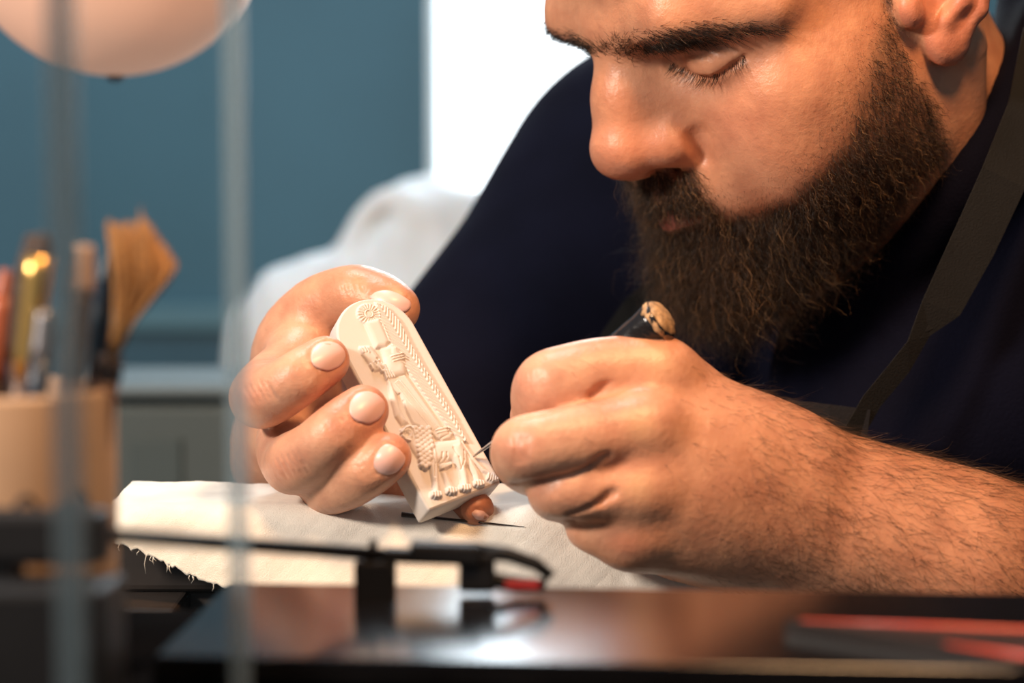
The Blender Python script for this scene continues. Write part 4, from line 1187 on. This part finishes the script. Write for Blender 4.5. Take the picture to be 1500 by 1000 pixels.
def cam_box(x0, y0, x1, y1, z0, z1, bev=0.6, shear=0.0):
    """a bevelled block between two pixels at depth z0 that reaches back to z1 (mm)"""
    lo, hi = px(x0, y1, z0), px(x1, y0, z0)
    bm = bmesh.new(); bmesh.ops.create_cube(bm, size=1)
    for v in bm.verts:
        v.co = Vector((lo[0]+(v.co.x+.5)*(hi[0]-lo[0]), lo[1]+(v.co.y+.5)*(hi[1]-lo[1])+shear*(v.co.x), z0+(v.co.z+.5)*(z1-z0)))
    bmesh.ops.bevel(bm, geom=list(bm.edges), offset=bev, segments=2, affect='EDGES', profile=0.5)
    bm.verts.ensure_lookup_table(); bm.verts.index_update()
    V = np.array([v.co[:] for v in bm.verts]); F = [tuple(v.index for v in f.verts)[::-1] for f in bm.faces]; bm.free()
    return V, F
V, F = cam_box(-60, 750, 148, 830, 488, 503, 2.0); arm.part('pivot_block', V, F, BLACKMETAL, False)
V, F = cam_box(-80, 862, 148, 1075, 470, 503, 2.0); arm.part('base', V, F, BLACKMETAL, False)
V, F = cam_box(-30, 825, 20, 870, 490, 502, 0.5); arm.part('post', V, F, BLACKMETAL, False)
V, F = cam_box(76, 738, 118, 760, 490, 502, 1.0); arm.part('pivot_cap', V, F, BLACKMETAL, False)
V, F = cam_box(518, 822, 578, 884, 584.0, 594.0, 1.0); arm.part('foot', V, F, BLACKMETAL, False)
V, F = cam_box(540, 790, 552, 815, 587.0, 589.0, 0.4); arm.part('pin', V, F, BLACKMETAL, False)
V, F = cam_box(560, 806, 640, 826, 584.0, 593.0, 0.8, -0.6); arm.part('coupling', V, F, BLACKMETAL, False)
V, F = cam_box(600, 798, 705, 828, 582.0, 595.0, 1.0, -0.6); arm.part('head_block', V, F, BLACKMETAL, False)
V, F = tube([px(690, 806, 588), px(745, 812, 588), px(785, 826, 588), px(806, 843, 588), px(796, 857, 588), px(760, 856, 588), px(710, 848, 588), px(690, 825, 588)], [2.4, 2.2, 2.0, 1.9, 1.9, 2.2, 2.4, 2.4], 10); arm.part('fork', V, F, BLACKMETAL)
V, F = cam_box(672, 812, 725, 868, 584.0, 593.0, 1.0); arm.part('cartridge', V, F, BLACKMETAL, False)
V, F = cam_box(740, 851, 790, 862, 585.5, 587.0, 0.3, -0.3); arm.part('red_tab', V, F, simple_mat('red_plastic', (0.35, 0.02, 0.02), 0.4), False)
# dark flat case with red edges on the end of the box
def on_plane(x, y, z):
    d = c2w(px(x, y, 1000.0))-np.array((0, 0, CAM_H)); t = (z-CAM_H)/d[2]; return (np.array((0, 0, CAM_H))+d*t)[:2]
zt = 0.0085
A_, B_ = on_plane(1150, 904, zt), on_plane(1500, 920, zt); D_ = on_plane(1500, 957, zt)
uB = (B_-A_)/np.linalg.norm(B_-A_); uD = (D_-A_)/np.linalg.norm(D_-A_)
cor = [A_, A_+uB*0.15, A_+uB*0.15+uD*0.12, A_+uD*0.12]
folder = tag(empty('red_edged_case', (*A_, 0.0045)), 'flat dark case with red edges lying on the glossy black box', 'case'); FO = np.array(folder.location)
def prism(cor, z0, z1):
    V = [(*c, z0) for c in cor]+[(*c, z1) for c in cor]; n = len(cor)
    F = [tuple(range(n)), tuple(range(2*n-1, n-1, -1))]+[(k, (k+1) % n, n+(k+1) % n, n+k)[::-1] for k in range(n)]
    return np.array(V), F
V, F = prism(cor, 0.0046, zt-0.0006); link_mesh('case_body', V-FO, F, simple_mat('dark_leather', (0.02, 0.014, 0.013), 0.4), folder, False)
REDL = simple_mat('red_edge', (0.60, 0.07, 0.035), 0.35)
for (p, u) in ((A_, uB), (A_, uD)):
    L_ = 0.15 if u is uB else 0.12
    q = [wz_to_cam(np.array(p[0]+u[0]*t), np.array(p[1]+u[1]*t), np.array(zt-0.0006)) for t in np.linspace(0.004 if u is uB else 0.045, L_, 5)]
    V, F = tube(q, [0.3, 0.8, 0.8, 0.8, 0.8], 8); link_mesh('red_piping', c2w(V)-FO, F, REDL, folder)
# ---------------------------------------------------------------- clear acrylic screen
ACR, nt, b = new_mat('clear_acrylic')
for n in list(nt.nodes):
    if n.type == 'BSDF_PRINCIPLED': nt.nodes.remove(n)
out = [n for n in nt.nodes if n.type == 'OUTPUT_MATERIAL'][0]
tr = N(nt, 'ShaderNodeBsdfTransparent'); tr.inputs[0].default_value = (0.97, 0.985, 0.985, 1)
gl = N(nt, 'ShaderNodeBsdfGlossy'); gl.inputs['Roughness'].default_value = 0.05
fr = N(nt, 'ShaderNodeValue'); fr.outputs[0].default_value = 0.025
ms = N(nt, 'ShaderNodeMixShader')
nt.links.new(fr.outputs[0], ms.inputs[0]); nt.links.new(tr.outputs[0], ms.inputs[1]); nt.links.new(gl.outputs[0], ms.inputs[2]); nt.links.new(ms.outputs[0], out.inputs[0])
def edge_mat(name, col, al):
    m, nt, b = new_mat(name)
    b.inputs['Base Color'].default_value = (*col, 1); b.inputs['Roughness'].default_value = 0.3; b.inputs['Alpha'].default_value = al
    return m
EDG = edge_mat('acrylic_edge_dark', (0.11, 0.15, 0.17), 0.5); EDG2 = edge_mat('acrylic_edge_pale', (0.28, 0.38, 0.44), 0.45)
screen = tag(empty('acrylic_screen', (-0.08, 0.47, -0.004)), 'clear acrylic screen with two upright edges standing before the brush cup', 'screen'); SO = np.array(screen.location)
pa = c2w(px(97, 500, 440)); pb = c2w(px(347, 500, 505))
za, zb = -0.004, 0.34
def upright(name, cx, cy, w, d, mat):
    return box_mesh(name, (cx-w/2, cy-d/2, za), (cx+w/2, cy+d/2, zb), mat, screen, SO, 0.0004)
V = []
dv = np.array([pb[0]-pa[0], pb[1]-pa[1]]); dv /= np.linalg.norm(dv); nv = np.array([-dv[1], dv[0]])*0.0015
for (p, e) in ((pa, 0.0025), (pb, -0.0025)):
    for s in (1, -1):
        for z in (za, zb): V.append((p[0]+dv[0]*e+s*nv[0], p[1]+dv[1]*e+s*nv[1], z))
link_mesh('pane', np.array(V)-SO, [(0, 4, 5, 1), (2, 3, 7, 6), (0, 1, 3, 2), (4, 6, 7, 5), (1, 5, 7, 3), (0, 2, 6, 4)], ACR, screen, False)
upright('pane_edge', pa[0], pa[1], 0.0062, 0.004, EDG)
upright('pane_edge', pb[0], pb[1], 0.0052, 0.004, EDG2)
# ---------------------------------------------------------------- room
WALLY = 2.3
def struct(o, label=None):
    o['kind'] = 'structure'
    if label: o['label'] = label
    return o
TEAL = simple_mat('teal_wall', (0.050, 0.135, 0.185), 0.7, noise=0.10, nscale=3)
TEAL2 = simple_mat('teal_lower', (0.035, 0.095, 0.135), 0.6, noise=0.1, nscale=3)
TEALR = simple_mat('teal_rail', (0.085, 0.19, 0.235), 0.5)
WHITEC = simple_mat('white_ceiling', (0.7, 0.7, 0.68), 0.9)
FLOORM = simple_mat('grey_floor', (0.16, 0.15, 0.14), 0.6, noise=0.2, nscale=8)
def at_wall(x, y, yw=WALLY):
    """where a pixel's ray meets the wall plane"""
    d = c2w(px(x, y, 1000.0))-np.array((0, 0, CAM_H)); t = yw/d[1]; return np.array((0, 0, CAM_H))+d*t
w0 = at_wall(628, 0); w1 = at_wall(1130, 0); wz0 = at_wall(628, 430)[2]; wz1 = 1.35
X0, X1, ZT = -1.9, 2.0, 1.9
rail = at_wall(300, 463)[2]
wb = struct(box_mesh('wall_back', (X0, WALLY, FLOOR_Z), (w0[0], WALLY+0.12, ZT), TEAL), 'teal painted back wall')
wall_parts = [((w1[0], WALLY, FLOOR_Z), (X1, WALLY+0.12, ZT)), ((w0[0], WALLY, FLOOR_Z), (w1[0], WALLY+0.12, wz0)), ((w0[0], WALLY, wz1), (w1[0], WALLY+0.12, ZT))]
for lo, hi in wall_parts: struct(box_mesh('wall_back', lo, hi, TEAL), 'teal painted back wall')
struct(box_mesh('trim_1', (X0, WALLY-0.02, rail-0.012), (w0[0]-0.1, WALLY+0.01, rail+0.012), TEALR), 'pale teal rail along the back wall')
struct(box_mesh('baseboard_back', (X0, WALLY-0.012, FLOOR_Z), (w0[0]-0.1, WALLY+0.01, rail-0.012), TEAL2), 'darker teal panelling below the rail')
struct(box_mesh('wall_left', (X0-0.1, -1.2, FLOOR_Z), (X0, WALLY+0.12, ZT), TEAL), 'teal side wall')
struct(box_mesh('wall_right', (X1, -1.2, FLOOR_Z), (X1+0.1, WALLY+0.12, ZT), TEAL), 'teal side wall')
struct(box_mesh('floor', (X0, -1.2, FLOOR_Z-0.05), (X1, WALLY+0.12, FLOOR_Z), FLOORM), 'grey floor')
struct(box_mesh('ceiling', (X0, -1.2, ZT), (X1, WALLY+0.12, ZT+0.05), WHITEC), 'white ceiling')
# bright window
win = struct(empty('window_1', ((w0[0]+w1[0])/2, WALLY, wz0)), 'overexposed bright window with a pale blue frame'); WO = win.location
PANE, nt, b = new_mat('bright_pane')
b.inputs['Base Color'].default_value = (0.9, 0.95, 1, 1); b.inputs['Emission Color'].default_value = (0.88, 0.96, 1.0, 1); b.inputs['Emission Strength'].default_value = 2.6
PALEB = simple_mat('pale_blue_frame', (0.75, 0.88, 0.93), 0.5)
box_mesh('window_pane', (w0[0], WALLY+0.05, wz0), (w1[0], WALLY+0.06, wz1), PANE, win, WO)
for lo, hi in (((w0[0], WALLY-0.01, wz0), (w0[0]+0.010, WALLY+0.05, wz1)), ((w1[0]-0.022, WALLY-0.01, wz0), (w1[0], WALLY+0.05, wz1)), ((w0[0], WALLY-0.02, wz0-0.02), (w1[0], WALLY+0.05, wz0)), ((w0[0], WALLY-0.01, wz1-0.022), (w1[0], WALLY+0.05, wz1))):
    box_mesh('window_frame', lo, hi, PALEB, win, WO)
# globe lamp
GL, nt, b = new_mat('peach_globe')
b.inputs['Base Color'].default_value = (0.70, 0.42, 0.30, 1); b.inputs['Roughness'].default_value = 0.4
b.inputs['Emission Color'].default_value = (0.80, 0.44, 0.30, 1); b.inputs['Emission Strength'].default_value = 0.45
gz = 1050.0; gc = c2w(px(165, -118, gz)); gr = 228*gz/FPX/1000
lamp = tag(empty('globe_lamp', gc), 'round peach globe lamp hanging in front of the teal wall', 'lamp')
V, F = world_lathe([(max(gr*math.sin(t), 1e-4), -gr*math.cos(t)) for t in np.linspace(0, math.pi, 33)], 48, 0, 0)
link_mesh('globe', V, F, GL, lamp)
V, F = world_lathe([(1e-4, -gr-0.003), (0.004, -gr-0.002), (0.005, -gr+0.002), (1e-4, -gr+0.002)], 16, 0, 0)
link_mesh('finial', V, F, simple_mat('blue_grey_metal', (0.12, 0.16, 0.2), 0.4), lamp)
V, F = world_lathe([(0.012, gr-0.004), (0.016, gr+0.02), (0.003, gr+0.03), (0.003, ZT-gc[2])], 12, 0, 0)
link_mesh('cord', V, F, BLACKMETAL, lamp)
# ---------------------------------------------------------------- things behind: white bag on a side table, grey storage box
BAG = simple_mat('white_plastic', (0.52, 0.57, 0.60), 0.55, bump=0.6, bscale=30)
BAG.node_tree.nodes['Principled BSDF'].inputs['Subsurface Weight'].default_value = 0.2
BAG.node_tree.nodes['Principled BSDF'].inputs['Subsurface Scale'].default_value = 0.02
def build_bag(lumps, loops, seed, lo, hi, h=5.0):
    f = Field(lo, hi, h)
    for x, y, z, rx, ry, rz in lumps: f.ell(px(x, y, z), (rx, ry, rz), k=40)
    for pts, r in loops: f.chain([(px(*p), r) for p in pts], 12)
    P, Q = f.mesh(2)
    n = vnormals(P, Q); w = noise2(P[:, 0]*0.03, P[:, 1]*0.035+P[:, 2]*0.02, seed)
    return P+n*(w*5)[:, None], Q
BZ = 1550
P, Q = build_bag([(455, 500, BZ, 48, 50, 50), (415, 500, BZ, 32, 40, 45), (540, 480, BZ+20, 60, 62, 50), (625, 360, BZ+40, 40, 48, 40), (670, 440, BZ+30, 60, 80, 50), (480, 570, BZ, 72, 50, 60), (640, 570, BZ+20, 80, 60, 60)],
                 [([(500, 420, BZ), (515, 350, BZ), (545, 305, BZ), (580, 292, BZ), (612, 320, BZ)], 9)], 3, px(280, 710, BZ)*(1, 1, 0)+(0, 0, BZ-110), px(800, 180, BZ)*(1, 1, 0)+(0, 0, BZ+130))
bag = link_mesh('plastic_bag', c2w(P), Q, BAG); tag(bag, 'crumpled white plastic bag with a loop handle below the window', 'bag')
base_z = c2w(P)[:, 2].min()
table('side_table', at_wall(90, 0, 1.55)[0], at_wall(1000, 0, 1.55)[0], 1.27, 1.80, base_z+0.004, 0.03, DARKWOOD, 'dark side table carrying the white bag and the grey storage box')
GREYB = simple_mat('grey_green_plastic', (0.085, 0.110, 0.115), 0.6)
g0, g1 = at_wall(60, 0, 1.30)[0], at_wall(375, 0, 1.30)[0]
gt = at_wall(200, 562, 1.30)[2]; gm = at_wall(200, 596, 1.30)[2]
sb = tag(empty('storage_box', ((g0+g1)/2, 1.355, base_z)), 'grey-green storage box with a lid behind the brush cup', 'box'); o_ = sb.location
box_mesh('box_body', (g0+0.008, 1.308, base_z+0.003), (g1-0.008, 1.40, gm), GREYB, sb, o_, 0.004)
box_mesh('lid', (g0, 1.30, gm+0.004), (g1, 1.41, gt), simple_mat('grey_lid', (0.12, 0.15, 0.16), 0.6), sb, o_, 0.006)
box_mesh('label_panel', (g0+0.05, 1.305, base_z+0.02), (g1-0.05, 1.31, gm-0.02), simple_mat('grey_panel', (0.07, 0.095, 0.10), 0.6), sb, o_, 0.002)
